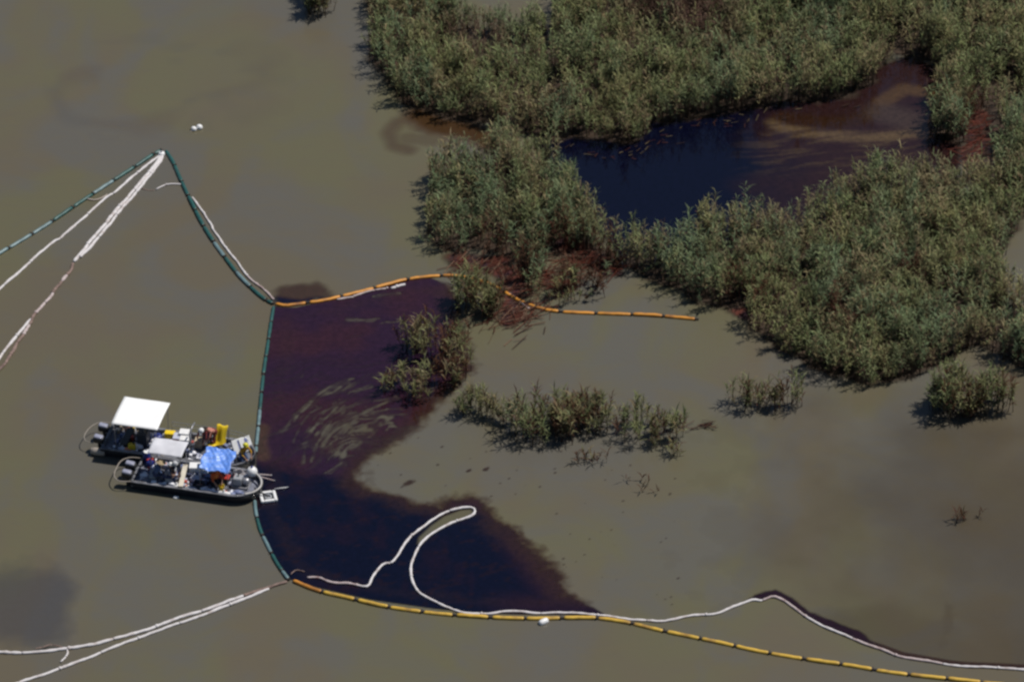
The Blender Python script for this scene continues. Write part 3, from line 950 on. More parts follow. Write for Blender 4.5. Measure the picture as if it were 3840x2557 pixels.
# ------------------------------------------------------------------ booms
YELLOW_FLOAT = mat('yellow_boom_fabric', (0.62, 0.39, 0.05), 0.5, var=0.22, scale=3, dirt=(0.20, 0.10, 0.04), dirt_amt=0.75)
ORANGE_FLOAT = mat('orange_boom_fabric', (0.62, 0.26, 0.028), 0.5, var=0.25, scale=3, dirt=(0.13, 0.05, 0.025), dirt_amt=0.8)
TEAL_FLOAT = mat('teal_boom_fabric', (0.018, 0.088, 0.080), 0.42, var=0.35, scale=3, dirt=(0.02, 0.05, 0.05), dirt_amt=0.5)
PALE_TEAL = mat('faded_teal_fabric', (0.15, 0.235, 0.25), 0.4, var=0.35, scale=3, dirt=(0.04, 0.09, 0.10), dirt_amt=0.6)
DARK_JOINT = mat('boom_connector', (0.035, 0.026, 0.022), 0.6)
WHITE_SORB = mat('white_sorbent', (0.64, 0.61, 0.61), 0.9, var=0.15, scale=7, bump=0.6, dirt=(0.30, 0.22, 0.19), dirt_amt=0.6)
PINK_SORB = mat('oil_tinged_sorbent', (0.50, 0.42, 0.41), 0.9, var=0.3, scale=7, bump=0.6, dirt=(0.2, 0.10, 0.09), dirt_amt=0.7)
BROWN_SORB = mat('oil_soaked_sorbent', (0.24, 0.165, 0.14), 0.85, var=0.5, scale=4, bump=0.6, dirt=(0.07, 0.035, 0.03), dirt_amt=0.8)
ROPE = mat('pale_rope', (0.45, 0.38, 0.33), 0.9)

def spline(pts, step=0.08):
    """smooth path through ground points, evenly spaced"""
    P = [Vector((p[0], p[1], 0)) for p in pts]
    P = [P[0] * 2 - P[1]] + P + [P[-1] * 2 - P[-2]]
    out = []
    for i in range(1, len(P) - 2):
        a, b, c, d = P[i - 1:i + 3]
        n = max(2, int((c - b).length / (step * 0.5)))
        for k in range(n):
            t = k / n
            out.append(0.5 * ((2 * b) + (c - a) * t + (2 * a - 5 * b + 4 * c - d) * t * t + (3 * b - a - 3 * c + d) * t ** 3))
    out.append(P[-2])
    s = np.concatenate([[0], np.cumsum([(out[i + 1] - out[i]).length for i in range(len(out) - 1)])])
    A = np.array([p[:2] for p in out])
    t = np.linspace(0, s[-1], max(3, int(s[-1] / step)))
    return np.stack([np.interp(t, s, A[:, 0]), np.interp(t, s, A[:, 1])], -1), s[-1]

def path3840(pts):
    return [G(u, v)[:2] for u, v in pts]

def sections(path, total, lens, gap):
    """split an evenly spaced path into pieces -> list of (points, end point index)"""
    n = len(path)
    res, s, k = [], 0.0, 0
    while s < total - 0.15:
        L = lens(k)
        e = min(s + L, total)
        i0, i1 = int(s / total * (n - 1)), int((e - gap) / total * (n - 1))
        if i1 - i0 >= 2: res.append((path[i0:i1 + 1], path[i1:min(n, int(e / total * (n - 1)) + 2)]))
        s, k = e, k + 1
    return res

def float_boom(label, pts, r, material, seclen, group, name='containment_boom', pick=None, z=0.05, seed=0, gap=0.10):
    rd = random.Random(seed)
    path, tot = spline(path3840(pts))
    root = empty(name, (path[0][0], path[0][1], 0))
    tag(root, label, 'boom', group)
    o = root.location
    for k, (sec, join) in enumerate(sections(path, tot, lambda k: seclen * rd.uniform(0.93, 1.07), gap)):
        m = len(sec)
        idx = sorted(set([0, 1, 2] + list(range(2, m - 2, 3)) + [m - 3, m - 2, m - 1]))
        idx = [i for i in idx if 0 <= i < m]
        wob = rd.uniform(-0.02, 0.02)
        P = [(sec[i][0] - o.x, sec[i][1] - o.y, z + wob + 0.008 * math.sin(i * 0.7 + k)) for i in idx]
        rr = [r * (0.55 if i in (0, m - 1) else 0.9 if i in (1, m - 2) else 1.0 + rd.uniform(-0.05, 0.04)) for i in idx]
        mt = material if pick is None else pick(k, rd)
        MB().tube(P, rr, 9, squash=0.85).build('float_section', mt, root, True)
        if len(join) >= 2:
            J = [(q[0] - o.x, q[1] - o.y, z) for q in join]
            MB().tube(J, r * 0.62, 6).box((J[0][0], J[0][1], z + 0.01), (0.05, r * 1.9, r * 1.5), math.atan2(J[-1][1] - J[0][1], J[-1][0] - J[0][0])).build('connector', DARK_JOINT, root)
    return root

def sorbent_boom(label, pts, r, material, seclen, group, pick=None, wander=0.03, seed=0, z=0.045, name='sorbent_boom', clips=True, cat='boom'):
    rd = random.Random(seed)
    path, tot = spline(path3840(pts), 0.10)
    n = len(path)
    ph = [rd.uniform(0, 6.28) for _ in range(4)]
    t = np.linspace(0, tot, n)
    off = wander * (np.sin(t * 0.9 + ph[0]) + 0.7 * np.sin(t * 2.3 + ph[1]) + 0.4 * np.sin(t * 5.1 + ph[2]))
    tg = np.gradient(path, axis=0)
    tg /= np.linalg.norm(tg, axis=1)[:, None] + 1e-9
    path = path + np.stack([-tg[:, 1], tg[:, 0]], -1) * off[:, None]
    root = empty(name, (path[0][0], path[0][1], 0))
    tag(root, label, cat, group)
    o = root.location
    for k, (sec, join) in enumerate(sections(path, tot, lambda k: seclen * rd.uniform(0.85, 1.15), 0.0)):
        m = len(sec)
        idx = [0, 1] + list(range(3, m - 2, 2)) + [m - 2, m - 1] if m > 5 else list(range(m))
        P = [(sec[i][0] - o.x, sec[i][1] - o.y, z + rd.uniform(-0.01, 0.012)) for i in idx]
        rr = [r * (0.72 if i in (0, m - 1) else 0.92 if i in (1, m - 2) else rd.uniform(0.82, 1.2)) for i in idx]
        mt = material if pick is None else pick(k, rd)
        s_ = MB().tube(P, rr, 8, squash=0.8).build('sorbent_section', mt, root, True)
        if clips and len(join) and k % 2 == 0:
            q = sec[-1]
            MB().ball((q[0] - o.x, q[1] - o.y, z + 0.02), r * 1.25, 8, (1, 1, 0.8)).build('knot', mt, root, True)
    return root

GB = 'containment booms'
GS = 'white sorbent booms'
# teal booms
float_boom('dark teal boom running from the upper apex out past the left edge',
           [(-130, 1030), (0, 952), (48, 924), (182, 842), (315, 752), (418, 685), (503, 630), (581, 578), (610, 566)], 0.105, TEAL_FLOAT, 1.6, GB, seed=1, gap=0.05,
           pick=lambda k, rd: PALE_TEAL if k in (1, 2, 3, 6) else TEAL_FLOAT)
float_boom('dark teal boom from the upper apex down to the orange boom',
           [(622, 568), (648, 609), (672, 664), (692, 708), (722, 770), (757, 839), (800, 908), (848, 974), (896, 1035), (951, 1090), (993, 1125), (1028, 1143)], 0.105, TEAL_FLOAT, 1.5, GB, seed=2, gap=0.05,
           pick=lambda k, rd: PALE_TEAL if k in (6, 8, 11) else TEAL_FLOAT)
float_boom('pale teal boom between the orange boom and the boats',
           [(1026, 1152), (1018, 1200), (1005, 1290), (990, 1390), (980, 1480), (972, 1570), (963, 1660), (958, 1705)], 0.09, TEAL_FLOAT, 1.5, GB, seed=3, gap=0.05,
           pick=lambda k, rd: PALE_TEAL if k > 5 else TEAL_FLOAT)
float_boom('short teal boom from the near boat bow down to the yellow boom',
           [(955, 1878), (960, 1925), (975, 1985), (1000, 2040), (1035, 2108), (1062, 2148), (1084, 2178)], 0.09, PALE_TEAL, 1.5, GB, seed=4, gap=0.05,
           pick=lambda k, rd: TEAL_FLOAT if k in (1, 3) else PALE_TEAL)
# orange and yellow booms
float_boom('orange boom curving from the teal boom past the reeds to a free end',
           [(1034, 1142), (1068, 1148), (1110, 1144), (1163, 1136), (1217, 1128), (1324, 1103), (1439, 1074), (1534, 1049), (1611, 1039), (1691, 1036), (1769, 1048),
            (1859, 1078), (1940, 1126), (2022, 1158), (2103, 1171), (2283, 1179), (2446, 1185), (2620, 1200)], 0.10, ORANGE_FLOAT, 1.75, GB, seed=5)
float_boom('long yellow boom along the lower edge of the slick running off at bottom right',
           [(1100, 2180), (1194, 2217), (1305, 2243), (1427, 2272), (1534, 2289), (1653, 2303), (1771, 2312), (1894, 2319), (2012, 2321), (2127, 2319), (2245, 2320), (2360, 2337),
            (2474, 2364), (2593, 2389), (2711, 2413), (2830, 2440), (2950, 2461), (3069, 2480), (3191, 2497), (3314, 2518), (3439, 2534), (3561, 2547), (3700, 2562), (3900, 2582)],
           0.105, YELLOW_FLOAT, 1.66, GB, seed=6, pick=lambda k, rd: ORANGE_FLOAT if k == 0 else YELLOW_FLOAT)
# white sorbent booms
sorbent_boom('white sorbent boom looping through the black slick and along the yellow boom',
             [(1152, 2166), (1198, 2167), (1229, 2180), (1263, 2188), (1305, 2188), (1359, 2199), (1380, 2198), (1392, 2172), (1420, 2136), (1443, 2115), (1469, 2112), (1492, 2083), (1527, 2029),
              (1557, 1999), (1611, 1957), (1664, 1926), (1718, 1908), (1764, 1903), (1780, 1912), (1778, 1926), (1760, 1938), (1725, 1949), (1680, 1968), (1634, 1995), (1588, 2029), (1565, 2064), (1548, 2106),
              (1540, 2144), (1546, 2182), (1565, 2217), (1603, 2243), (1657, 2270), (1710, 2291), (1756, 2300), (1840, 2301), (1894, 2294), (1955, 2294), (2008, 2301), (2153, 2301), (2245, 2308),
              (2314, 2317), (2365, 2324), (2429, 2326), (2474, 2331), (2528, 2324)] + EDGE_SE,
             0.066, WHITE_SORB, 2.6, GS, wander=0.018, seed=11, pick=lambda k, rd: PINK_SORB if k == 0 or k > 15 and rd.random() < 0.8 or rd.random() < 0.12 else WHITE_SORB)
sorbent_boom('thin white sorbent boom from the apex, middle of the three at upper left',
             [(604, 584), (557, 618), (503, 662), (436, 719), (400, 741), (315, 818), (230, 894), (206, 906), (133, 966), (60, 1032), (0, 1085), (-90, 1165)], 0.072, WHITE_SORB, 2.4, GS, wander=0.02, seed=12)
sorbent_boom('thick white sorbent boom from the apex down to the brown soaked stretch',
             [(604, 588), (588, 612), (556, 652), (526, 692), (478, 745), (418, 812), (381, 855), (338, 910), (279, 984)], 0.095, WHITE_SORB, 1.9, GS, wander=0.03, seed=13)
sorbent_boom('second white sorbent boom lying against the thick one below the apex',
             [(612, 580), (602, 604), (572, 644), (540, 690), (494, 745), (434, 814), (396, 858), (352, 912), (300, 968)], 0.085, WHITE_SORB, 2.1, GS, wander=0.03, seed=14)
sorbent_boom('brown oil soaked sorbent boom continuing the thick white one',
             [(276, 990), (262, 1015), (242, 1042), (220, 1070), (194, 1102), (168, 1138), (145, 1168), (118, 1210), (70, 1285), (30, 1340), (-40, 1440)], 0.088, BROWN_SORB, 0.9, GS, wander=0.05, seed=15,
             pick=lambda k, rd: PINK_SORB if k in (1, 3, 4, 6) else BROWN_SORB)
sorbent_boom('white sorbent boom end at the left edge beside the brown soaked one',
             [(116, 1198), (88, 1232), (42, 1287), (0, 1343), (-60, 1430)], 0.08, WHITE_SORB, 1.6, GS, wander=0.012, seed=16)
sorbent_boom('thin white sorbent boom hugging the upper side of the teal boom',
             [(722, 742), (748, 779), (772, 812), (794, 846), (800, 864), (836, 918), (884, 979), (927, 1034), (963, 1066), (1000, 1096), (1024, 1124)], 0.06, WHITE_SORB, 1.6, GS, wander=0.02, seed=17,
             pick=lambda k, rd: PINK_SORB if k > 4 else WHITE_SORB)
sorbent_boom('upper white sorbent boom running left from the teal and yellow boom corner',
             [(1076, 2182), (1050, 2190), (1024, 2198), (949, 2222), (795, 2280), (679, 2316), (530, 2368), (397, 2405), (331, 2422), (237, 2436), (138, 2446), (61, 2449), (0, 2446), (-120, 2440)],
             0.085, WHITE_SORB, 2.3, GS, wander=0.02, seed=18, pick=lambda k, rd: BROWN_SORB if k == 0 else WHITE_SORB)
sorbent_boom('lower white sorbent boom running off at the bottom left corner',
             [(1010, 2210), (940, 2238), (795, 2294), (651, 2345), (541, 2386), (440, 2424), (342, 2463), (188, 2521), (83, 2557), (-40, 2605)], 0.078, WHITE_SORB, 2.3, GS, wander=0.02, seed=19)
sorbent_boom('torn white sorbent strip lying along the inside of the orange boom',
             [(1262, 1124), (1290, 1120), (1320, 1117), (1347, 1107), (1385, 1097), (1423, 1088), (1452, 1084)], 0.06, PINK_SORB, 1.1, GS, wander=0.03, seed=20)
sorbent_boom('bright white sorbent lump at the upper end of the torn strip', [(1466, 1084), (1481, 1080), (1500, 1074), (1520, 1070)], 0.085, WHITE_SORB, 0.5, GS, wander=0.02, seed=21)
sorbent_boom('pale sorbent strip beside the orange boom below the reeds', [(1905, 1102), (1930, 1118), (1950, 1134), (1972, 1152), (1982, 1160)], 0.05, PINK_SORB, 0.8, GS, wander=0.02, seed=22)
GR = 'loose ropes and tails on the booms'
sorbent_boom('short white tail drifting off the teal boom near the apex', [(678, 694), (650, 692), (628, 694), (606, 702), (585, 713)], 0.05, WHITE_SORB, 0.8, GR, wander=0.01, seed=23, cat='rope')
sorbent_boom('dark sunken rope between the white tail and the thick boom', [(580, 716), (560, 716), (540, 712), (512, 700)], 0.03, BROWN_SORB, 0.9, GR, wander=0.02, seed=24, clips=False, name='rope', cat='rope', z=0.012)
sorbent_boom('pinkish rope sagging between the left teal boom and thin white boom', [(318, 745), (340, 752), (363, 752), (388, 742), (402, 732)], 0.035, ROPE, 1.4, GR, wander=0.01, seed=25, clips=False, name='rope', cat='rope')
sorbent_boom('white curved tail hanging below the lower left white boom', [(252, 2438), (254, 2450), (246, 2466), (228, 2484)], 0.05, WHITE_SORB, 0.6, GR, wander=0.01, seed=26, cat='rope')
sorbent_boom('frayed brown rope end lying on the lower left white boom', [(130, 2436), (160, 2430), (188, 2422), (210, 2424), (236, 2434)], 0.035, BROWN_SORB, 0.5, GR, wander=0.03, seed=27, clips=False, name='rope', cat='rope', z=0.11)
sorbent_boom('reddish rope curl beside the teal and yellow boom corner', [(1092, 2156), (1100, 2144), (1120, 2140), (1142, 2146)], 0.03, BROWN_SORB, 0.7, GR, wander=0.01, seed=28, clips=False, name='rope', cat='rope')

WHITE_PLASTIC = mat('white_plastic', (0.78, 0.78, 0.78), 0.4, var=0.1, dirt=(0.5, 0.45, 0.4), dirt_amt=0.3)
GREY_PLASTIC = mat('grey_plastic', (0.32, 0.33, 0.35), 0.5)
# apex float where the booms meet
p = G(606, 582)
ap = empty('marker_float', p)
tag(ap, 'white float at the apex where teal and white booms meet', 'float')
MB().lathe([(0.05, -0.06), (0.15, -0.03), (0.19, 0.06), (0.16, 0.16), (0.06, 0.2)], (0, 0, 0), 14).build('body', WHITE_PLASTIC, ap, True)
MB().lathe([(0.045, 0.19), (0.045, 0.26), (0.02, 0.28)], (0, 0, 0), 10).build('cap', GREY_PLASTIC, ap, True)
# anchor float on the yellow boom
p = G(2038, 2334)
af = empty('anchor_buoy', p, R(-35))
tag(af, 'stubby white anchor buoy tied below the middle of the yellow boom', 'buoy')
MB().lathe([(0.04, -0.24), (0.12, -0.22), (0.15, -0.12), (0.15, 0.12), (0.12, 0.22), (0.05, 0.25)], (0, 0, 0.06), 14, (0.35, 0.9, 0.05)).build('body', WHITE_PLASTIC, af, True)
MB().tube([(0.08, 0.2, 0.08), (0.1, 0.32, 0.06), (0.06, 0.4, 0.05)], 0.018, 6).build('tether', ROPE, af)
# pair of loose floats on open water
for (u, v, rr, lb) in ((727, 488, 0.17, 'small white float, left one of the pair on open water above the apex'), (748, 482, 0.19, 'small white float, right one of the pair on open water above the apex')):
    q = empty('marker_float', G(u, v), R(20))
    tag(q, lb, 'float', 'pair of loose white floats')
    MB().lathe([(0.03, -rr * 0.9), (rr * 0.75, -rr * 0.55), (rr, 0), (rr * 0.8, rr * 0.55), (rr * 0.3, rr * 0.85)], (0, 0, rr * 0.35), 14, (0.5, 0.2, 0.6)).build('body', WHITE_PLASTIC, q, True)
    MB().tube([(-rr, -rr * 0.4, 0.03), (-rr * 1.3, -rr * 0.9, 0.02)], 0.02, 6).build('tether', ROPE, q)
q = empty('marker_float', G(660, 1866))
tag(q, 'tiny pale float in the water below the near boat', 'float')
MB().ball((0, 0, 0.03), 0.12, 12, (1.3, 0.9, 0.6)).build('body', WHITE_PLASTIC, q, True)
MB().ball((0.1, 0, 0.08), 0.04, 8).build('eyelet', GREY_PLASTIC, q, True)

# ------------------------------------------------------------------ boats
HULL = mat('navy_hull_paint', (0.018, 0.02, 0.03), 0.35, var=0.3, scale=1.5, dirt=(0.06, 0.055, 0.05), dirt_amt=0.4)
GUNWALE = mat('scuffed_grey_paint', (0.20, 0.205, 0.23), 0.5, 0.0, var=0.5, scale=3, dirt=(0.05, 0.045, 0.045), dirt_amt=0.8)
DECK = mat('oily_grey_deck', (0.20, 0.215, 0.275), 0.55, var=0.5, scale=2.5, dirt=(0.06, 0.045, 0.04), dirt_amt=0.7, bump=0.2)
DARK_DECK = mat('dark_deck', (0.13, 0.14, 0.175), 0.6, var=0.5, scale=2.5, dirt=(0.03, 0.025, 0.022), dirt_amt=0.7)
CREAM = mat('cream_tube', (0.33, 0.29, 0.25), 0.5, dirt=(0.25, 0.2, 0.15), dirt_amt=0.5)
STEEL = mat('galvanised_pipe', (0.36, 0.36, 0.38), 0.4, 0.6)
COWL = mat('grey_blue_cowling', (0.30, 0.31, 0.40), 0.3, coat=0.4)
BLACK = mat('black_rubber', (0.016, 0.016, 0.018), 0.55)
WHITE_ROOF = mat('white_canopy', (0.86, 0.86, 0.85), 0.5, var=0.05, scale=1.2)
GREY_ROOF = mat('grey_canopy_cloth', (0.60, 0.60, 0.64), 0.75, var=0.14, scale=1.5, bump=0.5, dirt=(0.42, 0.42, 0.45), dirt_amt=0.5)
BLUE_TARP = mat('blue_tarp', (0.13, 0.29, 0.80), 0.4, var=0.35, scale=6, bump=0.7, dirt=(0.40, 0.56, 0.92), dirt_amt=0.7)
YELLOW_SHEET = mat('yellow_vinyl', (0.82, 0.58, 0.015), 0.4, var=0.15, scale=3, bump=0.4)
BLUE_PL = mat('blue_plastic', (0.02, 0.035, 0.22), 0.4)
RED_PL = mat('red_plastic', (0.42, 0.035, 0.02), 0.45)
ORANGE_PL = mat('orange_plastic', (0.62, 0.17, 0.03), 0.5)
YEL_PL = mat('yellow_plastic', (0.62, 0.45, 0.02), 0.5)
TAN_BOX = mat('tan_board', (0.45, 0.36, 0.25), 0.8)

BH = R(-13.0)
BD, BN = Vector((math.cos(BH), math.sin(BH), 0)), Vector((-math.sin(BH), math.cos(BH), 0))
NEAR_C = Vector((-14.947, -11.697, 0)) - BN * 0.30 + BD * 0.04
FAR_C = Vector((-16.303, -9.025, 0)) - BN * 0.36

def halfwidth(x, xt, xe, w):
    if x <= xt: return w
    t = (x - xt) / (xe - xt)
    return max(0.03, w * (1 - t ** 2.6) ** 0.55)

def make_boat(name, label, c, xs, xt, xe, w, deck_mat):
    root = empty(name, c, BH)
    tag(root, label, 'boat', 'work boats moored side by side')
    X = list(np.linspace(xs, xt, 6)) + [xt + (xe - xt) * math.sin(math.pi / 2 * k / 14) for k in range(1, 15)]
    n = len(X)
    sh = [0.50 + 0.10 * max(0, (x - xt) / (xe - xt)) ** 2 for x in X]
    W = [halfwidth(x, xt, xe, w) for x in X]
    hull, gun, deck = MB(), MB(), MB()
    # outer skin: keel, chine, sheer on both sides
    rows = []
    for x, ww, z in zip(X, W, sh):
        k = 1 if x <= xt else 1 - 0.35 * ((x - xt) / (xe - xt)) ** 2
        rows.append([(x, ww, z), (x, ww * 0.99, z - 0.16), (x, ww * 0.86 * k, -0.12), (x, 0, -0.22), (x, -ww * 0.86 * k, -0.12), (x, -ww * 0.99, z - 0.16), (x, -ww, z)])
    vs = [p for r_ in rows for p in r_]
    fs = [(i * 7 + j, i * 7 + j + 1, (i + 1) * 7 + j + 1, (i + 1) * 7 + j) for i in range(n - 1) for j in range(6)]
    fs.append(tuple(range(7)))
    hull.add(vs, fs)
    hull.build('hull', HULL, root)
    # rub rail
    for s in (1, -1):
        MB().tube([(x, s * (ww + 0.012), z - 0.10) for x, ww, z in zip(X, W, sh)], 0.032, 6).build('rub_rail', BLACK, root, True)
    # flat gunwale and inner side
    rows = []
    for s in (1, -1):
        vs, fs = [], []
        for x, ww, z in zip(X, W, sh):
            iw = max(0.0, ww - 0.13)
            vs += [(x, s * (ww + 0.015), z - 0.02), (x, s * (ww + 0.015), z + 0.022), (x, s * iw, z + 0.022), (x, s * max(0, iw - 0.01), 0.29)]
        for i in range(n - 1):
            for j in range(3):
                fs.append((i * 4 + j, i * 4 + j + 1, (i + 1) * 4 + j + 1, (i + 1) * 4 + j))
        MB().add(vs, fs).build('gunwale', GUNWALE, root)
    vs, fs = [], []
    for x, ww in zip(X, W):
        iw = max(0.0, ww - 0.14)
        vs += [(x, -iw, 0.30), (x, iw, 0.30)]
    for i in range(n - 1):
        fs.append((i * 2, i * 2 + 2, i * 2 + 3, i * 2 + 1))
    deck.add(vs, fs).build('deck', deck_mat, root)
    MB().box((xs + 0.05, 0, 0.36), (0.10, 2 * w - 0.06, 0.36), bev=0.015).build('transom', GUNWALE, root)
    return root

def outboard(root, x, y, cowl_mat, s=1.0):
    m = empty('outboard_motor', (x, y, 0.0))
    m.parent = root
    MB().box((-0.03, 0, 0.66), (0.56, 0.36, 0.34), bev=0.10).build('lower_cowling', BLACK, m, True)
    MB().box((-0.05, 0, 0.82), (0.46, 0.30, 0.14), bev=0.065, tilt=(0, 0.12)).build('cowling', cowl_mat, m, True)
    MB().box((0, 0, 0.30), (0.20, 0.13, 0.74), bev=0.03).box((-0.03, 0, -0.02), (0.34, 0.16, 0.03), bev=0.01).build('leg', BLACK, m)
    MB().box((0.16, 0, 0.52), (0.18, 0.22, 0.22), bev=0.02).build('bracket', GREY_PLASTIC, m)
    MB().box((0.40, 0, 0.74), (0.40, 0.05, 0.05), bev=0.015).build('tiller', BLACK, m)
    return m

def canopy(root, x0, x1, y0, y1, z, roof_mat, rumple, seed):
    rd = random.Random(seed)
    a, b, c_, d_ = [rd.uniform(0, 6) for _ in range(4)]
    def f(i, j):
        x, y = x0 + (x1 - x0) * i, y0 + (y1 - y0) * j
        h = 0.05 * math.sin(math.pi * j) + rumple * (math.sin(i * 9 + a) * math.sin(j * 7 + b) + 0.6 * math.sin(i * 17 + j * 5 + c_))
        return (x, y, z + h)
    MB().grid(f, 16, 14, 0.03).build('canopy_roof', roof_mat, root, True)
    for (x, y) in ((x0 + 0.12, y0 + 0.1), (x1 - 0.12, y0 + 0.1), (x0 + 0.12, y1 - 0.1), (x1 - 0.12, y1 - 0.1)):
        MB().tube([(x, y * 0.97, 0.3), (x, y, z - 0.03)], 0.022, 7).build('canopy_post', STEEL, root)
    for y in (y0 + 0.1, y1 - 0.1):
        MB().tube([(x0 + 0.03, y, z - 0.05), (x1 - 0.03, y, z - 0.05)], 0.02, 7).build('canopy_rail', STEEL, root)

def guard(root, pts, r, material, name='stern_guard'):
    P = [Vector(q) for q in pts]
    out = []
    Q = [P[0]] + P + [P[-1]]
    for i in range(1, len(Q) - 2):
        a, b, c_, d_ = Q[i - 1:i + 3]
        for k in range(6):
            t = k / 6
            out.append(0.5 * ((2 * b) + (c_ - a) * t + (2 * a - 5 * b + 4 * c_ - d_) * t * t + (3 * b - a - 3 * c_ + d_) * t ** 3))
    out.append(P[-1])
    return MB().tube(out, r, 8).build(name, material, root, True)

near = make_boat('work_boat', 'near dark hulled work boat with grey canopy and blue shade tarp aboard', NEAR_C, -3.4, 1.5, 2.92, 1.12, DECK)
far_ = make_boat('work_boat', 'far dark hulled work boat with flat bright white canopy', FAR_C, -3.65, 2.3, 3.9, 1.12, DARK_DECK)
canopy(near, -2.68, -0.96, -0.44, 0.80, 1.92, GREY_ROOF, 0.014, 3)
canopy(far_, -3.05, -0.71, -0.98, 1.27, 2.04, WHITE_ROOF, 0.004, 4)
outboard(near, -3.62, -0.78, COWL)
outboard(near, -3.66, -0.08, COWL)
outboard(far_, -3.86, 0.32, COWL)
outboard(far_, -3.82, -0.62, COWL)
guard(near, [(-3.4, 0.75, 0.55), (-3.95, 0.68, 0.55), (-4.32, 0.35, 0.52), (-4.38, -0.35, 0.5), (-4.3, -0.85, 0.5), (-3.95, -1.18, 0.5), (-3.4, -1.08, 0.5)], 0.026, CREAM)
guard(far_, [(-3.65, 0.95, 0.55), (-4.25, 0.85, 0.55), (-4.6, 0.45, 0.52), (-4.72, -0.2, 0.5), (-4.55, -0.65, 0.5), (-4.1, -0.8, 0.5)], 0.02, CREAM)
# pontoon end and side sponson of the far boat
MB().lathe([(0.04, -0.34), (0.16, -0.3), (0.2, -0.1), (0.2, 0.3), (0.17, 0.42)], (-3.86, -1.0, 0.2), 14, (1, 0, 0)).build('sponson_end', CREAM, far_, True)
# bow hose rail of the near boat
guard(near, [(2.22, 0.72, 0.75), (2.50, 0.60, 0.70), (2.78, 0.30, 0.66), (2.9, -0.15, 0.62), (2.72, -0.62, 0.60), (2.3, -0.92, 0.58)], 0.05, mat('dull_white_pipe', (0.5, 0.48, 0.46), 0.5, dirt=(0.2, 0.15, 0.12), dirt_amt=0.7), 'bow_rail')
for (x, y) in ((2.45, 0.5), (2.86, -0.05), (2.6, -0.72)):
    MB().tube([(x, y, 0.5), (x, y, 0.68)], 0.02, 6).build('rail_stanchion', STEEL, near)
# rails along the far side of the far boat
for z in (0.85, 1.05):
    MB().tube([(-0.6, 1.06, z), (2.3, 1.06, z), (3.0, 0.95, z), (3.4, 0.7, z)], 0.014, 6).build('side_rail', STEEL, far_)
for x in (-0.6, 0.2, 1.0, 1.7, 2.3):
    MB().tube([(x, 1.06, 0.5), (x, 1.06, 1.05)], 0.015, 6).build('rail_stanchion', STEEL, far_)
# bench seats, consoles, cleats
MB().box((-1.6, 0.0, 0.50), (0.32, 1.5, 0.40), bev=0.03).build('bench', GREY_PLASTIC, near)
MB().box((-2.45, 0.0, 0.46), (0.32, 1.3, 0.32), bev=0.03).build('bench', GREY_PLASTIC, near)
MB().box((-1.75, 0.0, 0.72), (0.5, 0.7, 0.84), bev=0.04).box((-1.62, 0, 1.2), (0.06, 0.64, 0.26), bev=0.01, tilt=(0, -0.3)).build('console', mat('dark_console', (0.03, 0.035, 0.05), 0.4), far_)
MB().box((-2.6, 0.0, 0.46), (0.36, 1.4, 0.32), bev=0.03).build('bench', BLACK, far_)
for rt, xx in ((near, (-3.0, -0.2, 1.9)), (far_, (-3.2, 0.4, 2.6))):
    for x in xx:
        for s in (1, -1):
            MB().box((x, s * 1.045, 0.55), (0.16, 0.04, 0.03), bev=0.01).box((x, s * 1.045, 0.53), (0.06, 0.03, 0.04)).build('cleat', STEEL, rt)
for x, rt in ((-2.2, near), (0.2, near), (1.6, near)):
    MB().lathe([(0.03, -0.22), (0.085, -0.17), (0.085, 0.17), (0.03, 0.22)], (x, 1.21, 0.3), 10).build('fender', BLACK, rt, True)

def on(rt, x, y, z):
    if y > -0.6: y = max(y, min(y + 0.28, 0.72))
    return rt.matrix_basis @ Vector((x, y, z))

GC = 'gear aboard the boats'
def gear(name, label, cat, rt, x, y, z, rz=0.0):
    o = empty(name, on(rt, x, y, z), BH + rz)
    return tag(o, label, cat, GC)

# ---- gear on the near boat (deck at 0.30)
t = gear('cooler', 'white cooler on the near boat left of the blue tarp', 'cooler', near, -0.55, 0.30, 0.30, 0.2)
MB().box((0, 0, 0.19), (0.66, 0.44, 0.38), bev=0.03).build('body', WHITE_PLASTIC, t)
MB().box((0, 0, 0.42), (0.70, 0.48, 0.07), bev=0.025).build('lid', WHITE_PLASTIC, t)
for s in (1, -1): MB().tube([(s * 0.34, -0.12, 0.3), (s * 0.40, -0.1, 0.22), (s * 0.40, 0.1, 0.22), (s * 0.34, 0.12, 0.3)], 0.014, 6).build('handle', GREY_PLASTIC, t)
t = gear('folded_sheet', 'white folded sheet on the near boat behind the cooler', 'sheet', near, -0.30, 0.62, 0.30)
MB().grid(lambda i, j: (-0.3 + 0.6 * i, -0.22 + 0.44 * j, 0.22 + 0.05 * math.sin(i * 8) * math.cos(j * 6)), 8, 6, 0.2).build('body', WHITE_PLASTIC, t, True)
MB().box((0, 0, 0.02), (0.5, 0.4, 0.04), bev=0.01).build('pallet', TAN_BOX, t)
t = gear('plank', 'long cream plank laid across the near boat to its gunwale', 'plank', near, -1.02, -0.45, 0.585, R(90 + 8))
MB().box((0, 0, 0), (1.75, 0.24, 0.045), bev=0.008).build('board', mat('cream_board', (0.62, 0.57, 0.47), 0.7, dirt=(0.3, 0.25, 0.2)), t)
for x in (-0.7, 0.7): MB().box((x, 0, -0.05), (0.06, 0.22, 0.06)).build('batten', TAN_BOX, t)
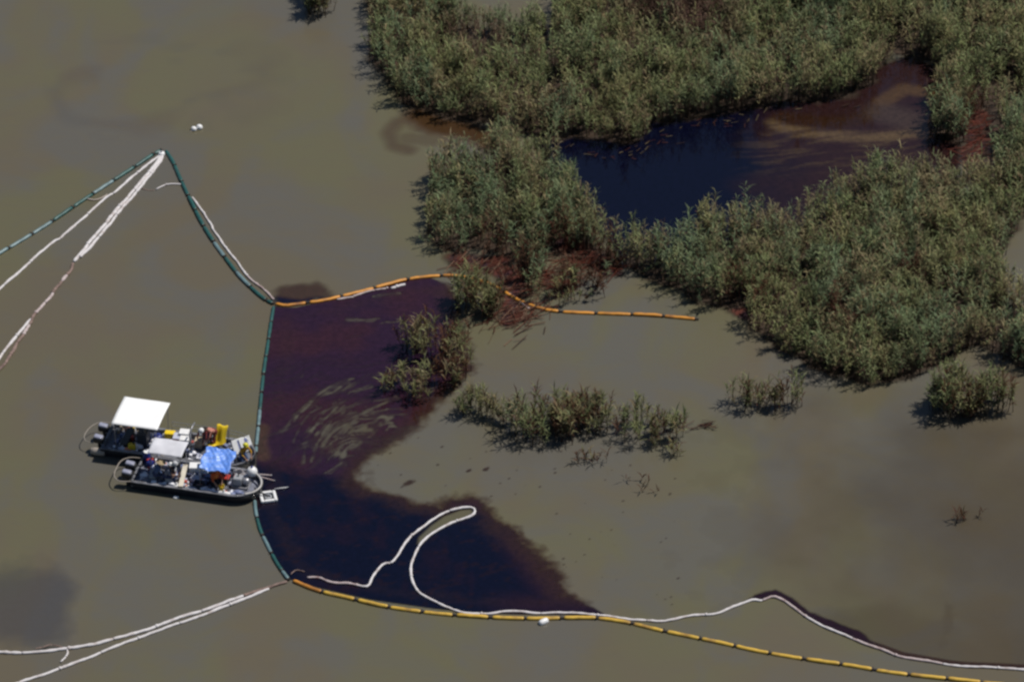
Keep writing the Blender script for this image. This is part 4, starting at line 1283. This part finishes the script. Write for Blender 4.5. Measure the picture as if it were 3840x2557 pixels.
def bag(label, rt, x, y, z, sx, sy, sz, m, seed, rz=0):
    rd = random.Random(seed)
    t = gear('bag', label, 'bag', rt, x, y, z, rz)
    k = [rd.uniform(0, 6) for _ in range(4)]
    b = MB().ball((0, 0, 0), 1.0, 16)
    pts = []
    for q in b.v:
        f = 1 + 0.14 * math.sin(q[0] * 5 + k[0]) * math.sin(q[1] * 5 + k[1]) + 0.1 * math.sin(q[2] * 7 + q[0] * 6 + k[2])
        pts.append((q[0] * sx * f, q[1] * sy * f, max(-0.75, q[2]) * sz * f + sz * 0.75))
    b.v = pts
    b.build('sack', m, t, True)
    MB().tube([(0, 0, sz * 1.6), (0.02, 0.02, sz * 1.6 + 0.1)], [0.03, 0.05], 7).build('tied_neck', m, t, True)
    return t
LAV = mat('pale_poly_bag', (0.48, 0.50, 0.60), 0.4, bump=0.5)
WBAG = mat('white_poly_bag', (0.74, 0.73, 0.72), 0.45, bump=0.5)
bag('white sack on the near gunwale at the foot of the plank', near, -1.15, -0.88, 0.30, 0.24, 0.16, 0.16, WBAG, 1)
bag('white sack right of the plank on the near gunwale', near, -0.55, -0.93, 0.30, 0.18, 0.13, 0.15, WBAG, 2)
bag('lavender sack left of the plank amidships', near, -1.45, -0.45, 0.30, 0.22, 0.2, 0.17, LAV, 3)
bag('lavender sack right of the plank below the cooler', near, -0.45, -0.35, 0.30, 0.26, 0.22, 0.15, LAV, 4)
bag('pale sack below the blue tarp near the gunwale', near, 0.35, -0.82, 0.30, 0.32, 0.13, 0.13, LAV, 5)
bag('white sack lying on the near gunwale towards the bow', near, 1.25, -0.93, 0.42, 0.42, 0.10, 0.09, WBAG, 6, 0.03)
bag('dark blue sack on the near boat stern deck', near, -2.9, 0.3, 0.30, 0.2, 0.2, 0.2, BLUE_PL, 7)
bag('dark sack at the near gunwale left of the lavender one', near, -2.0, -0.75, 0.30, 0.26, 0.16, 0.12, mat('slate_bag', (0.06, 0.065, 0.11), 0.5), 8)
bag('grey sack at the stern near gunwale', near, -2.75, -0.75, 0.30, 0.24, 0.16, 0.13, mat('grey_bag', (0.20, 0.20, 0.24), 0.6), 9)

t = gear('shade_tarp', 'crumpled bright blue shade tarp on poles over the near boat', 'tarp', near, 0.68, -0.12, 0.30)
def tarp(i, j):
    x, y = -0.76 + 1.52 * i, -0.84 + 1.68 * j
    h = 1.36 - 0.10 * math.sin(math.pi * i) * math.sin(math.pi * j) + 0.022 * math.sin(i * 13 + j * 4) + 0.02 * math.sin(j * 15 - i * 5) + 0.018 * math.sin(i * 31 + j * 23) + 0.015 * math.sin(i * 19 - j * 37) - 0.10 * (1 - j) ** 3
    return (x + 0.04 * math.sin(j * 11), y + 0.04 * math.sin(i * 12), h)
MB().grid(tarp, 30, 32, 0.012).build('tarp_sheet', BLUE_TARP, t, True)
for (x, y) in ((-0.7, -0.78), (0.7, -0.78), (-0.7, 0.78), (0.7, 0.78)):
    MB().tube([(x, y, 0), (x, y, 1.33)], 0.018, 6).build('pole', STEEL, t)
t = gear('bucket', 'yellow bucket on the near boat right of the pale sack', 'bucket', near, 1.05, -0.60, 0.30)
MB().lathe([(0.11, 0), (0.115, 0.02), (0.15, 0.34), (0.155, 0.36), (0.14, 0.36), (0.11, 0.04)], (0, 0, 0), 16).build('pail', YEL_PL, t, True)
MB().tube([(-0.15, 0, 0.33), (-0.1, 0.1, 0.4), (0, 0.14, 0.42), (0.1, 0.1, 0.4), (0.15, 0, 0.33)], 0.008, 6).build('handle', STEEL, t)
t = gear('pump', 'grey diesel pump unit on the near boat foredeck', 'pump', near, 1.85, -0.22, 0.30)
MB().box((0, 0, 0.06), (0.85, 0.62, 0.06), bev=0.01).build('skid', STEEL, t)
MB().box((-0.15, 0, 0.30), (0.42, 0.44, 0.40), bev=0.03).build('engine', GREY_PLASTIC, t)
MB().lathe([(0.05, -0.2), (0.17, -0.16), (0.19, 0.1), (0.1, 0.18)], (0.24, 0.02, 0.28), 14, (1, 0, 0)).build('impeller_housing', STEEL, t, True)
MB().tube([(-0.15, 0.1, 0.5), (-0.15, 0.1, 0.66), (-0.05, 0.1, 0.7)], 0.03, 8).build('exhaust', BLACK, t)
MB().tube([(-0.4, -0.3, 0.08), (-0.4, -0.3, 0.6), (0.4, -0.3, 0.6), (0.4, -0.3, 0.08)], 0.018, 6).build('frame', STEEL, t)
MB().tube([(-0.4, 0.3, 0.08), (-0.4, 0.3, 0.6), (0.4, 0.3, 0.6), (0.4, 0.3, 0.08)], 0.018, 6).build('frame', STEEL, t)
t = gear('hose', 'coiled pale hose on the near boat bow beside the pump', 'hose', near, 1.55, 0.48, 0.30)
co = [(0.34 * math.cos(a) * (1 - 0.02 * a), 0.3 * math.sin(a) * (1 - 0.02 * a), 0.05 + 0.012 * a) for a in np.linspace(0, 22, 90)]
MB().tube(co, 0.042, 7).build('coil', mat('grey_hose', (0.28, 0.26, 0.27), 0.6), t, True)
MB().lathe([(0.05, -0.06), (0.055, 0.06)], (co[-1][0], co[-1][1], co[-1][2]), 10, (1, 0, 0)).build('coupling', STEEL, t)
t = gear('bow_buoy', 'big round white buoy at the bow of the near boat', 'buoy', near, 2.22, 0.50, 0.30)
MB().ball((0, 0, 0.42), 0.27, 20).build('body', WHITE_PLASTIC, t, True)
MB().lathe([(0.05, 0.66), (0.06, 0.72), (0.03, 0.76)], (0, 0, 0), 10).build('eyelet', BLUE_PL, t, True)
MB().lathe([(0.2, 0), (0.2, 0.2)], (0, 0, 0), 12).build('chock', BLACK, t)
t = gear('fuel_can', 'red fuel can at the near boat stern under the canopy edge', 'fuel can', near, -2.95, 0.62, 0.30, 0.3)
MB().box((0, 0, 0.17), (0.34, 0.2, 0.34), bev=0.03).build('body', RED_PL, t)
MB().lathe([(0.03, 0), (0.03, 0.07)], (0.1, 0, 0.34), 8).build('cap', BLACK, t)
t = gear('drum', 'dark blue drum standing in the near boat stern corner', 'drum', near, -3.12, 0.85, 0.30)
MB().lathe([(0.17, 0), (0.19, 0.03), (0.19, 0.3), (0.2, 0.32), (0.19, 0.34), (0.19, 0.6), (0.17, 0.63)], (0, 0, 0), 16).build('shell', BLUE_PL, t, True)
MB().lathe([(0.16, 0.62), (0.17, 0.66), (0.05, 0.67)], (0, 0, 0), 16).build('lid', WHITE_PLASTIC, t)
t = gear('toolbox', 'black toolbox under the blue tarp on the near boat', 'toolbox', near, 0.95, -0.15, 0.30)
MB().box((0, 0, 0.16), (0.6, 0.36, 0.30), bev=0.02).build('body', BLACK, t)
MB().box((0, 0, 0.345), (0.62, 0.38, 0.06), bev=0.02).build('lid', RED_PL, t)
t = gear('crate', 'dark slatted crate on the near boat aft of the tarp', 'crate', near, -0.1, -0.6, 0.30)
for z in (0.05, 0.17, 0.29):
    MB().box((0, 0.2, z), (0.5, 0.02, 0.09)).build('slat', BLACK, t)
    MB().box((0, -0.2, z), (0.5, 0.02, 0.09)).build('slat', BLACK, t)
    MB().box((0.24, 0, z), (0.02, 0.38, 0.09)).build('slat', BLACK, t)
    MB().box((-0.24, 0, z), (0.02, 0.38, 0.09)).build('slat', BLACK, t)
MB().box((0, 0, 0.012), (0.5, 0.42, 0.02)).build('base', BLACK, t)

# ---- gear on the far boat
t = gear('drum', 'dark blue drum at the front edge of the white canopy', 'drum', far_, -1.0, -0.35, 0.30)
MB().lathe([(0.18, 0), (0.2, 0.03), (0.2, 0.32), (0.21, 0.34), (0.2, 0.36), (0.2, 0.66), (0.18, 0.7)], (0, 0, 0), 16).build('shell', BLUE_PL, t, True)
MB().lathe([(0.17, 0.69), (0.05, 0.71)], (0, 0, 0), 16).build('lid', mat('dark_blue', (0.01, 0.015, 0.1), 0.4), t)
t = gear('yellow_case', 'flat yellow case right beside the white canopy', 'case', far_, -0.62, 0.55, 0.30, 0.1)
MB().box((0, 0, 0.16), (0.50, 0.32, 0.30), bev=0.04).build('body', YELLOW_SHEET, t)
MB().box((0, 0, 0.34), (0.52, 0.34, 0.07), bev=0.03).build('lid', YELLOW_SHEET, t)
MB().tube([(-0.12, -0.16, 0.3), (-0.1, -0.22, 0.3), (0.1, -0.22, 0.3), (0.12, -0.16, 0.3)], 0.012, 6).build('handle', BLACK, t)
for (x, y, sx, sy, sz, lb, mm) in ((0.12, 0.62, 0.46, 0.4, 0.5, 'white box against the far rail of the far boat', WHITE_PLASTIC), (0.28, 0.02, 0.5, 0.36, 0.42, 'low white box left of the grey mast', WHITE_PLASTIC),
                                   (-0.15, 0.2, 0.42, 0.5, 0.36, 'pale blue box between the white boxes and the yellow case', LAV), (0.95, 0.1, 0.35, 0.4, 0.4, 'cream box right of the grey mast', TAN_BOX)):
    t = gear('storage_box', lb, 'box', far_, x, y, 0.30, 0.08)
    MB().box((0, 0, sz / 2), (sx, sy, sz), bev=0.025).build('body', mm, t)
    MB().box((0, 0, sz + 0.025), (sx + 0.03, sy + 0.03, 0.05), bev=0.015).build('lid', mm, t)
    MB().box((0, -sy / 2 - 0.01, sz * 0.8), (0.1, 0.02, 0.05)).build('latch', STEEL, t)
t = gear('loudhailer_bundle', 'orange and red bundle on the far boat beside the grey canopy', 'bundle', far_, -0.38, -0.35, 0.30)
MB().ball((0, 0, 0.18), 0.2, 12, (1.2, 0.8, 0.8)).build('cloth', ORANGE_PL, t, True)
MB().ball((0.2, 0.05, 0.14), 0.14, 10).build('cloth', RED_PL, t, True)
t = gear('davit_mast', 'grey davit mast standing amidships on the far boat', 'mast', far_, 0.66, -0.38, 0.30)
MB().tube([(0, 0, 0), (0, 0, 1.1)], 0.055, 10).build('post', STEEL, t, True)
MB().tube([(0, 0, 1.08), (0.02, 0.35, 1.25), (0.04, 0.75, 1.22)], 0.04, 8).build('arm', STEEL, t, True)
MB().lathe([(0.16, 0), (0.16, 0.03)], (0, 0, 0), 12).build('foot', STEEL, t)
MB().lathe([(0.03, -0.05), (0.12, -0.045), (0.12, 0.045), (0.03, 0.05)], (-0.12, -0.05, 0.34), 14, (1, 0.3, 0)).build('winch', BLACK, t, True)
t = gear('hose_reel', 'black hose reel on the near side of the far boat', 'hose reel', far_, 0.42, -0.86, 0.30)
MB().lathe([(0.2, -0.12), (0.2, -0.10), (0.12, -0.09), (0.12, 0.09), (0.2, 0.10), (0.2, 0.12)], (0, 0, 0.22), 16, (0, 1, 0)).build('spool', BLACK, t)
for s in (1, -1): MB().box((0, s * 0.15, 0.12), (0.26, 0.03, 0.24), bev=0.008).build('stand', STEEL, t)

t = gear('draped_sheet', 'bright yellow vinyl sheet draped over a rack down to the deck', 'sheet', far_, 2.0, 0.28, 0.30)
def ysheet(i, j):
    # hangs from a rack at the far side, folds forward onto the deck with its foot swung aft
    y = 0.46 - 0.78 * j
    z = 1.0 - 0.80 * sst(0.05, 0.75, j) + 0.02 * math.sin(i * 7 + j * 9)
    sh = -0.42 * sst(0.55, 1.0, j)
    wid = 0.56 - 0.10 * j
    return (sh + (i - 0.5) * wid + 0.02 * math.sin(j * 12), y + 0.03 * math.sin(i * 8), z + 0.03)
def sst(a, b, x):
    q = min(1, max(0, (x - a) / (b - a)))
    return q * q * (3 - 2 * q)
MB().grid(ysheet, 16, 26, 0.015).build('sheet', YELLOW_SHEET, t, True)
for x in (-0.25, 0.25): MB().tube([(x, 0.45, 0), (x, 0.45, 1.0)], 0.02, 6).build('rack_leg', STEEL, t)
MB().tube([(-0.3, 0.45, 0.99), (0.3, 0.45, 0.99)], 0.02, 6).build('rack_bar', STEEL, t)
for k, (x, y, rz, lb) in enumerate(((2.98, 0.12, 0.75, 'white and blue board leaning at the far boat bow, left one'), (3.28, 0.35, 0.85, 'white and blue board leaning at the far boat bow, right one'))):
    t = gear('leaning_board', lb, 'board', far_, x, y, 0.30, rz)
    MB().box((0, 0, 0.36), (0.62, 0.03, 0.72), tilt=(-0.6, 0), bev=0.006).build('board', WHITE_PLASTIC, t)
    MB().box((0.05, -0.022 - 0.0, 0.36), (0.14, 0.02, 0.60), tilt=(-0.6, 0)).build('stripe', mat('pale_blue_stripe', (0.22, 0.26, 0.5), 0.5), t)
    MB().tube([(0, 0.3, 0.0), (0, 0.2, 0.55)], 0.015, 6).build('prop', STEEL, t)
bag('grey sack near the far boat bow boards', far_, 2.75, -0.45, 0.30, 0.26, 0.22, 0.16, mat('grey_bag', (0.2, 0.2, 0.24), 0.6), 12)
bag('lavender sack in the middle of the far boat deck', far_, 1.3, -0.65, 0.30, 0.24, 0.2, 0.15, LAV, 13)
bag('tan sack at the far rail of the far boat bow', far_, 2.75, 0.72, 0.30, 0.22, 0.18, 0.2, TAN_BOX, 14)
bag('pale blue sack under the near edge of the white canopy', far_, -2.62, -0.85, 0.30, 0.2, 0.15, 0.15, LAV, 15)
t = gear('jerrycan', 'dull yellow jerrycan under the near edge of the white canopy', 'jerrycan', far_, -2.15, -0.72, 0.30, 0.2)
MB().box((0, 0, 0.22), (0.36, 0.24, 0.44), bev=0.04).build('body', YEL_PL, t)
MB().lathe([(0.04, 0), (0.035, 0.07)], (0.1, 0, 0.44), 8).build('cap', BLACK, t)
MB().tube([(-0.12, 0, 0.44), (-0.1, 0, 0.5), (0.03, 0, 0.5), (0.05, 0, 0.44)], 0.015, 6).build('handle', YEL_PL, t)

# ---- uncounted small gear strewn on the decks
def clutter(rt, label, seed, n, x0, x1, bad):
    rd = random.Random(seed)
    pal = [(0.74, 0.74, 0.78)] * 9 + [(0.36, 0.38, 0.48)] * 7 + [(0.03, 0.035, 0.07)] * 4 + [(0.14, 0.17, 0.30)] * 5 + [(0.40, 0.06, 0.04), (0.5, 0.36, 0.03), (0.42, 0.34, 0.24), (0.55, 0.22, 0.12)]
    m = MB()
    cols = []
    k = 0
    while k < n:
        x, y = rd.uniform(x0, x1), rd.uniform(-0.92, 0.92)
        if abs(y) > halfwidth(x, x1 - 0.6, x1 + 0.7, 1.1) - 0.2 or any(a < x < b and c_ < y < d_ for a, b, c_, d_ in bad): continue
        q = len(m.v)
        h = rd.uniform(0.05, 0.26)
        if rd.random() < 0.6:
            m.box((x, y, 0.31 + h / 2), (rd.uniform(0.08, 0.32), rd.uniform(0.06, 0.2), h), rd.uniform(0, 3.1), bev=0.012, tilt=(rd.uniform(-0.2, 0.2), rd.uniform(-0.2, 0.2)))
        else:
            m.ball((x, y, 0.31 + h * 0.4), h * 0.7, 9, (rd.uniform(0.8, 1.6), rd.uniform(0.8, 1.4), 0.7))
        cols += [rd.choice(pal)] * (len(m.v) - q)
        k += 1
    me = m.mesh('loose_gear')
    at = me.color_attributes.new('tint', 'FLOAT_COLOR', 'POINT')
    at.data.foreach_set('color', np.array([(*c_, 1) for c_ in cols], np.float32).ravel())
    o = link('loose_gear', me, LOOSE)
    o.location, o.rotation_euler = rt.location, (0, 0, BH)
    tag(o, label, 'loose gear', kind='stuff')
LOOSE = bpy.data.materials.new('loose_gear')
LOOSE.use_nodes = True
_a = LOOSE.node_tree.nodes.new('ShaderNodeAttribute')
_a.attribute_name = 'tint'
LOOSE.node_tree.links.new(_a.outputs['Color'], LOOSE.node_tree.nodes['Principled BSDF'].inputs['Base Color'])
LOOSE.node_tree.nodes['Principled BSDF'].inputs['Roughness'].default_value = 0.5
clutter(near, 'jumble of small tools, rags and cans strewn over the near boat deck', 41, 140, -3.1, 2.2, [(-2.6, -1.0, -0.6, 0.1), (1.4, 2.3, -0.6, 0.2), (0.2, 1.3, -0.7, 0.2)])
clutter(far_, 'jumble of small tools, rags and cans strewn over the far boat deck', 42, 140, -3.3, 3.2, [(1.0, 1.9, -0.2, 0.6), (3.0, 3.6, -0.8, 0.1)])

# ---- skimmer floating ahead of the near boat
sk = empty('skimmer', on(near, 3.27, -0.50, 0), BH + R(25))
tag(sk, 'small square white skimmer frame floating off the near boat bow', 'skimmer')
for k in range(4):
    a = k * math.pi / 2
    c_ = (0.33 * math.cos(a), 0.33 * math.sin(a), 0.07)
    MB().box(c_, (0.16, 0.80 if k % 2 == 0 else 0.5, 0.16), a if k % 2 == 0 else a, bev=0.05).build('pontoon', WHITE_PLASTIC, sk)
MB().lathe([(0.17, -0.02), (0.19, 0.02), (0.19, 0.10), (0.12, 0.11), (0.11, 0.03)], (0, 0, 0), 16).build('hopper', GREY_PLASTIC, sk)
MB().box((0, 0, 0.01), (0.5, 0.5, 0.03)).build('tray', BLACK, sk)
MB().tube([(0, 0, 0.1), (-0.2, 0.05, 0.25), (-0.45, 0.2, 0.3), (-0.6, 0.35, 0.45)], 0.04, 8).build('suction_hose', BLACK, sk, True)
def pole_thing(label, a, b, r, m):
    A, B = Vector(a), Vector(b)
    o = empty('pole', A)
    tag(o, label, 'pole', 'poles dipped in the oil off the bow')
    d = B - A
    MB().tube([(0, 0, 0), d], r, 7).build('shaft', m, o, True)
    MB().box(d, (0.10, 0.05, 0.05), math.atan2(d.y, d.x), bev=0.01).build('head', GREY_PLASTIC, o)
pole_thing('thin pale pole reaching right from the skimmer', on(near, 3.42, 0.12, 0.12), on(near, 3.98, 0.74, 0.05), 0.022, WHITE_PLASTIC)
pole_thing('upper of two short pale poles off the near boat bow', on(near, 2.35, 0.85, 0.5), on(near, 2.95, 1.5, 0.04), 0.03, PINK_SORB)
pole_thing('lower of two short pale poles off the near boat bow', on(near, 2.50, 0.55, 0.5), on(near, 3.2, 1.12, 0.04), 0.03, PINK_SORB)

# ------------------------------------------------------------------ people
SKIN = mat('skin', (0.36, 0.20, 0.13), 0.55)
HAIR = mat('hair', (0.03, 0.02, 0.015), 0.7)
EYE = mat('eye', (0.02, 0.02, 0.02), 0.2)
LIP = mat('lips', (0.28, 0.10, 0.08), 0.5)
BOOT = mat('boots', (0.03, 0.028, 0.025), 0.6)

def capsule(a, b, ra, rb):
    a, b = Vector(a), Vector(b)
    ax = b - a
    L = max(ax.length, 1e-4)
    prof = [(ra * math.sin(t), -ra * math.cos(t)) for t in np.linspace(0.12, math.pi / 2, 4)] + [(rb * math.cos(t), L + rb * math.sin(t)) for t in np.linspace(0, math.pi / 2 - 0.12, 4)]
    return MB().lathe(prof, a, 10, ax if ax.length > 1e-4 else (0, 0, 1))

def person(label, pos, heading, pose, shirt, pants, hat=None, hat_mat=None, vest=None):
    root = empty('person', pos, heading)
    tag(root, label, 'person', 'crew aboard the boats')
    V = Vector
    if pose == 'sit':
        pel, lean = V((0, 0, 0.52)), R(28)
        knee = [V((0.40, s * 0.13, 0.52)) for s in (1, -1)]
        ank = [V((0.46, s * 0.13, 0.09)) for s in (1, -1)]
        el = [V((0.26, s * 0.27, 0.76)) for s in (1, -1)]
        wr = [V((0.46, s * 0.15, 0.66)) for s in (1, -1)]
    elif pose == 'kneel':
        pel, lean = V((0, 0, 0.42)), R(30)
        knee = [V((0.26, s * 0.15, 0.07)) for s in (1, -1)]
        ank = [V((-0.14, s * 0.14, 0.07)) for s in (1, -1)]
        el = [V((0.40, s * 0.26, 0.62)) for s in (1, -1)]
        wr = [V((0.56, s * 0.16, 0.42)) for s in (1, -1)]
    elif pose == 'bend':
        pel, lean = V((-0.08, 0, 0.86)), R(58)
        knee = [V((0.10, s * 0.13, 0.47)) for s in (1, -1)]
        ank = [V((0.0, s * 0.15, 0.09)) for s in (1, -1)]
        el = [V((0.46, s * 0.24, 0.88)) for s in (1, -1)]
        wr = [V((0.58, s * 0.16, 0.65)) for s in (1, -1)]
    else:
        pel, lean = V((0, 0, 0.92)), R(8)
        knee = [V((0.04, 0.12, 0.50)), V((0.02, -0.12, 0.50))]
        ank = [V((-0.02, 0.13, 0.09)), V((0.0, -0.13, 0.09))]
        el = [V((0.06, s * 0.29, 1.14)) for s in (1, -1)]
        wr = [V((0.26, s * 0.20, 1.02)) for s in (1, -1)]
    up = V((math.sin(lean), 0, math.cos(lean)))
    fw = V((math.cos(lean), 0, -math.sin(lean)))
    ch, nk = pel + up * 0.34, pel + up * 0.53
    hl = lean * 0.55
    hu, hf = V((math.sin(hl), 0, math.cos(hl))), V((math.cos(hl), 0, -math.sin(hl)))
    hd = nk + hu * 0.17 + hf * 0.02
    sh = [pel + up * 0.47 + V((0, s * 0.175, 0)) for s in (1, -1)]
    hip = [pel + V((0, s * 0.10, -0.02)) for s in (1, -1)]
    caps = []
    A = lambda a, b, ra, rb, l: caps.append((V(a), V(b), ra, rb, l))
    for s in (0.07, -0.07):
        A(pel + V((0, s, 0)), pel + up * 0.16 + V((0, s, 0)), 0.115, 0.105, 1)
        A(pel + up * 0.14 + V((0, s, 0)), ch + V((0, s * 1.25, 0)), 0.105, 0.115, 0)
    A(sh[0], sh[1], 0.075, 0.075, 0)
    A(ch, nk, 0.10, 0.065, 0)
    A(nk - up * 0.03, nk + hu * 0.08, 0.055, 0.052, 2)
    A(hd + hu * 0.03, hd - hu * 0.03 + hf * 0.02, 0.093, 0.078, 2)                                # skull and jaw
    A(hd - hu * 0.03 + hf * 0.03, hd - hu * 0.075 + hf * 0.045, 0.06, 0.045, 2)
    A(hd + hf * 0.085 + hu * 0.005, hd + hf * 0.112 - hu * 0.022, 0.014, 0.018, 2)                # nose
    for s in (1, -1): A(hd + V((0, s * 0.09, 0)) + hu * 0.01, hd + V((0, s * 0.095, 0)) - hu * 0.025, 0.016, 0.014, 2)   # ears
    A(hd + hu * 0.055 - hf * 0.02, hd + hu * 0.0 - hf * 0.035, 0.086, 0.082, 3)                    # hair
    for i, s in enumerate((1, -1)):
        A(hip[i], knee[i], 0.098, 0.066, 1)
        A(knee[i], ank[i] + V((0, 0, 0.03)), 0.064, 0.045, 1)
        toe = V((0.15, s * 0.02, -0.03)) if pose != 'kneel' else V((-0.14, 0, -0.03))
        A(ank[i] + V((-0.04 if pose != 'kneel' else 0.03, 0, -0.035)), ank[i] + toe, 0.047, 0.038, 4)
        A(sh[i], el[i], 0.062, 0.046, 0)
        A(el[i], el[i].lerp(wr[i], 0.3), 0.046, 0.043, 0)
        A(el[i].lerp(wr[i], 0.25), wr[i], 0.042, 0.030, 2)
        d = (wr[i] - el[i]).normalized()
        side = V((0, s, 0)) - d * d.y * s
        side.normalize()
        nrm = d.cross(side).normalized()
        if nrm.z > 0: nrm = -nrm
        pc = wr[i] + d * 0.085
        for q in (-0.5, 0.5): A(wr[i] + d * 0.01 + side * q * 0.02, pc + side * q * 0.05, 0.020, 0.019, 2)
        for k, ln in enumerate((0.066, 0.078, 0.072, 0.056)):
            b0 = pc + side * (k - 1.5) * -0.021
            b1 = b0 + (d * 0.9 + nrm * 0.35).normalized() * ln * 0.55
            b2 = b1 + (d * 0.45 + nrm * 0.9).normalized() * ln * 0.5
            A(b0, b1, 0.0105, 0.0098, 2)
            A(b1, b2, 0.0098, 0.0085, 2)
        t0 = wr[i] + d * 0.03 - side * 0.028
        t1 = t0 + (d * 0.6 - side * 0.8 + nrm * 0.2).normalized() * 0.045
        A(t0, t1, 0.0125, 0.0115, 2)
        A(t1, t1 + (d * 0.9 - side * 0.1 + nrm * 0.4).normalized() * 0.034, 0.0115, 0.0095, 2)
    mb = MB()
    for c in caps:
        k = capsule(*c[:4])
        mb.add(k.v, k.f)
    tmp = bpy.data.objects.new('tmp', mb.mesh('tmp'))
    COL.objects.link(tmp)
    rm = tmp.modifiers.new('r', 'REMESH')
    rm.mode, rm.voxel_size = 'VOXEL', 0.0115
    sm = tmp.modifiers.new('s', 'SMOOTH')
    sm.factor, sm.iterations = 0.5, 2
    me = bpy.data.meshes.new_from_object(tmp.evaluated_get(bpy.context.evaluated_depsgraph_get()))
    bpy.data.objects.remove(tmp)
    nf = len(me.polygons)
    C = np.empty(nf * 3, np.float32)
    me.polygons.foreach_get('center', C)
    C = C.reshape(-1, 3)
    best, lab = np.full(nf, 1e9), np.zeros(nf, np.int32)
    for a, b, ra, rb, l in caps:
        a, b = np.array(a), np.array(b)
        e = b - a
        t = np.clip(((C - a) @ e) / (e @ e + 1e-9), 0, 1)
        dd = np.linalg.norm(C - a - t[:, None] * e, axis=1) - (ra + (rb - ra) * t)
        m = dd < best
        best[m], lab[m] = dd[m], l
    hdv, huv, hfv = np.array(hd), np.array(hu), np.array(hf)
    rel = C - hdv
    for s in (1, -1):
        m = (np.abs(rel[:, 1] - s * 0.034) < 0.016) & (np.abs(rel @ huv - 0.012) < 0.010) & (rel @ hfv > 0.05)
        lab[m] = 5
    lab[(np.abs(rel[:, 1]) < 0.028) & (np.abs(rel @ huv + 0.058) < 0.009) & (rel @ hfv > 0.06)] = 6
    for mm in (shirt, pants, SKIN, HAIR, BOOT, EYE, LIP): me.materials.append(mm)
    me.polygons.foreach_set('material_index', lab)
    me.polygons.foreach_set('use_smooth', np.ones(nf, bool))
    me.name = 'body'
    o = bpy.data.objects.new('body', me)
    COL.objects.link(o)
    o.parent = root
    if hat:
        prof = {'hard': [(0.145, 0.0), (0.15, 0.012), (0.122, 0.02), (0.115, 0.06), (0.09, 0.105), (0.04, 0.128), (0.01, 0.13)],
                'straw': [(0.25, 0.0), (0.25, 0.012), (0.125, 0.03), (0.115, 0.10), (0.09, 0.115), (0.01, 0.12)]}[hat]
        MB().lathe(prof, hd + hu * 0.045, 18, hu).build('hat', hat_mat, root, True)
    if vest:
        pts = [(pel + up * z, rx, ry) for z, rx, ry in ((0.12, 0.155, 0.215), (0.22, 0.165, 0.225), (0.36, 0.17, 0.24), (0.45, 0.13, 0.20), (0.475, 0.06, 0.10))]
        vs, fs, n = [], [], 18
        for c_, rx, ry in pts:
            for k in range(n):
                a = 2 * math.pi * k / n
                vs.append(c_ + fw * (rx * math.cos(a)) + V((0, ry * math.sin(a), 0)))
        for i in range(len(pts) - 1):
            for k in range(n): fs.append((i * n + k, i * n + (k + 1) % n, (i + 1) * n + (k + 1) % n, (i + 1) * n + k))
        MB().add(vs, fs).build('life_vest', vest, root, True)
    return root

cl = lambda n, c: mat(n, c, 0.85, var=0.2, scale=9)
NAVYC, GREYC, WHITEC = cl('navy_cloth', (0.03, 0.04, 0.10)), cl('grey_cloth', (0.16, 0.17, 0.22)), cl('white_cloth', (0.6, 0.6, 0.62))
MAROONC, PINKC, BLACKC = cl('maroon_cloth', (0.16, 0.025, 0.025)), cl('salmon_cloth', (0.48, 0.20, 0.15)), cl('black_cloth', (0.015, 0.015, 0.02))
REDC, YELC, DENIM = cl('red_orange_cloth', (0.55, 0.09, 0.02)), cl('golden_cloth', (0.50, 0.26, 0.02)), cl('denim', (0.07, 0.11, 0.22))
STRAW = mat('straw', (0.50, 0.38, 0.22), 0.9)
dz = 0.30
person('person in blue with a straw hat seated under the grey canopy edge', on(near, -2.30, -0.64, dz), BH + R(25), 'sit', DENIM, NAVYC, 'straw', STRAW)
person('person in grey with a white hard hat seated beside the straw hat', on(near, -1.80, -0.62, dz), BH + R(10), 'sit', GREYC, NAVYC, 'hard', WHITE_PLASTIC)
person('person in black bending beside the plank on the near boat', on(near, -1.38, -0.40, dz), BH + R(-75), 'bend', BLACKC, NAVYC, 'hard', mat('grey_hat', (0.5, 0.5, 0.52), 0.5))
person('person in red orange crouching under the blue tarp', on(near, 0.55, -0.42, dz), BH + R(-50), 'kneel', REDC, BLACKC, 'hard', ORANGE_PL, ORANGE_PL)
person('person in maroon with a white hard hat bending on the far boat', on(far_, 1.30, 0.20, dz), BH + R(-100), 'bend', MAROONC, NAVYC, 'hard', WHITE_PLASTIC)
person('person in salmon shirt bending next to the yellow sheet', on(far_, 1.62, 0.35, dz), BH + R(-120), 'bend', PINKC, MAROONC)
person('person in golden jacket with a yellow hat kneeling at the far boat bow', on(far_, 3.30, -0.42, dz), BH + R(-40), 'kneel', YELC, DENIM, 'hard', mat('lime_hat', (0.65, 0.6, 0.03), 0.4))
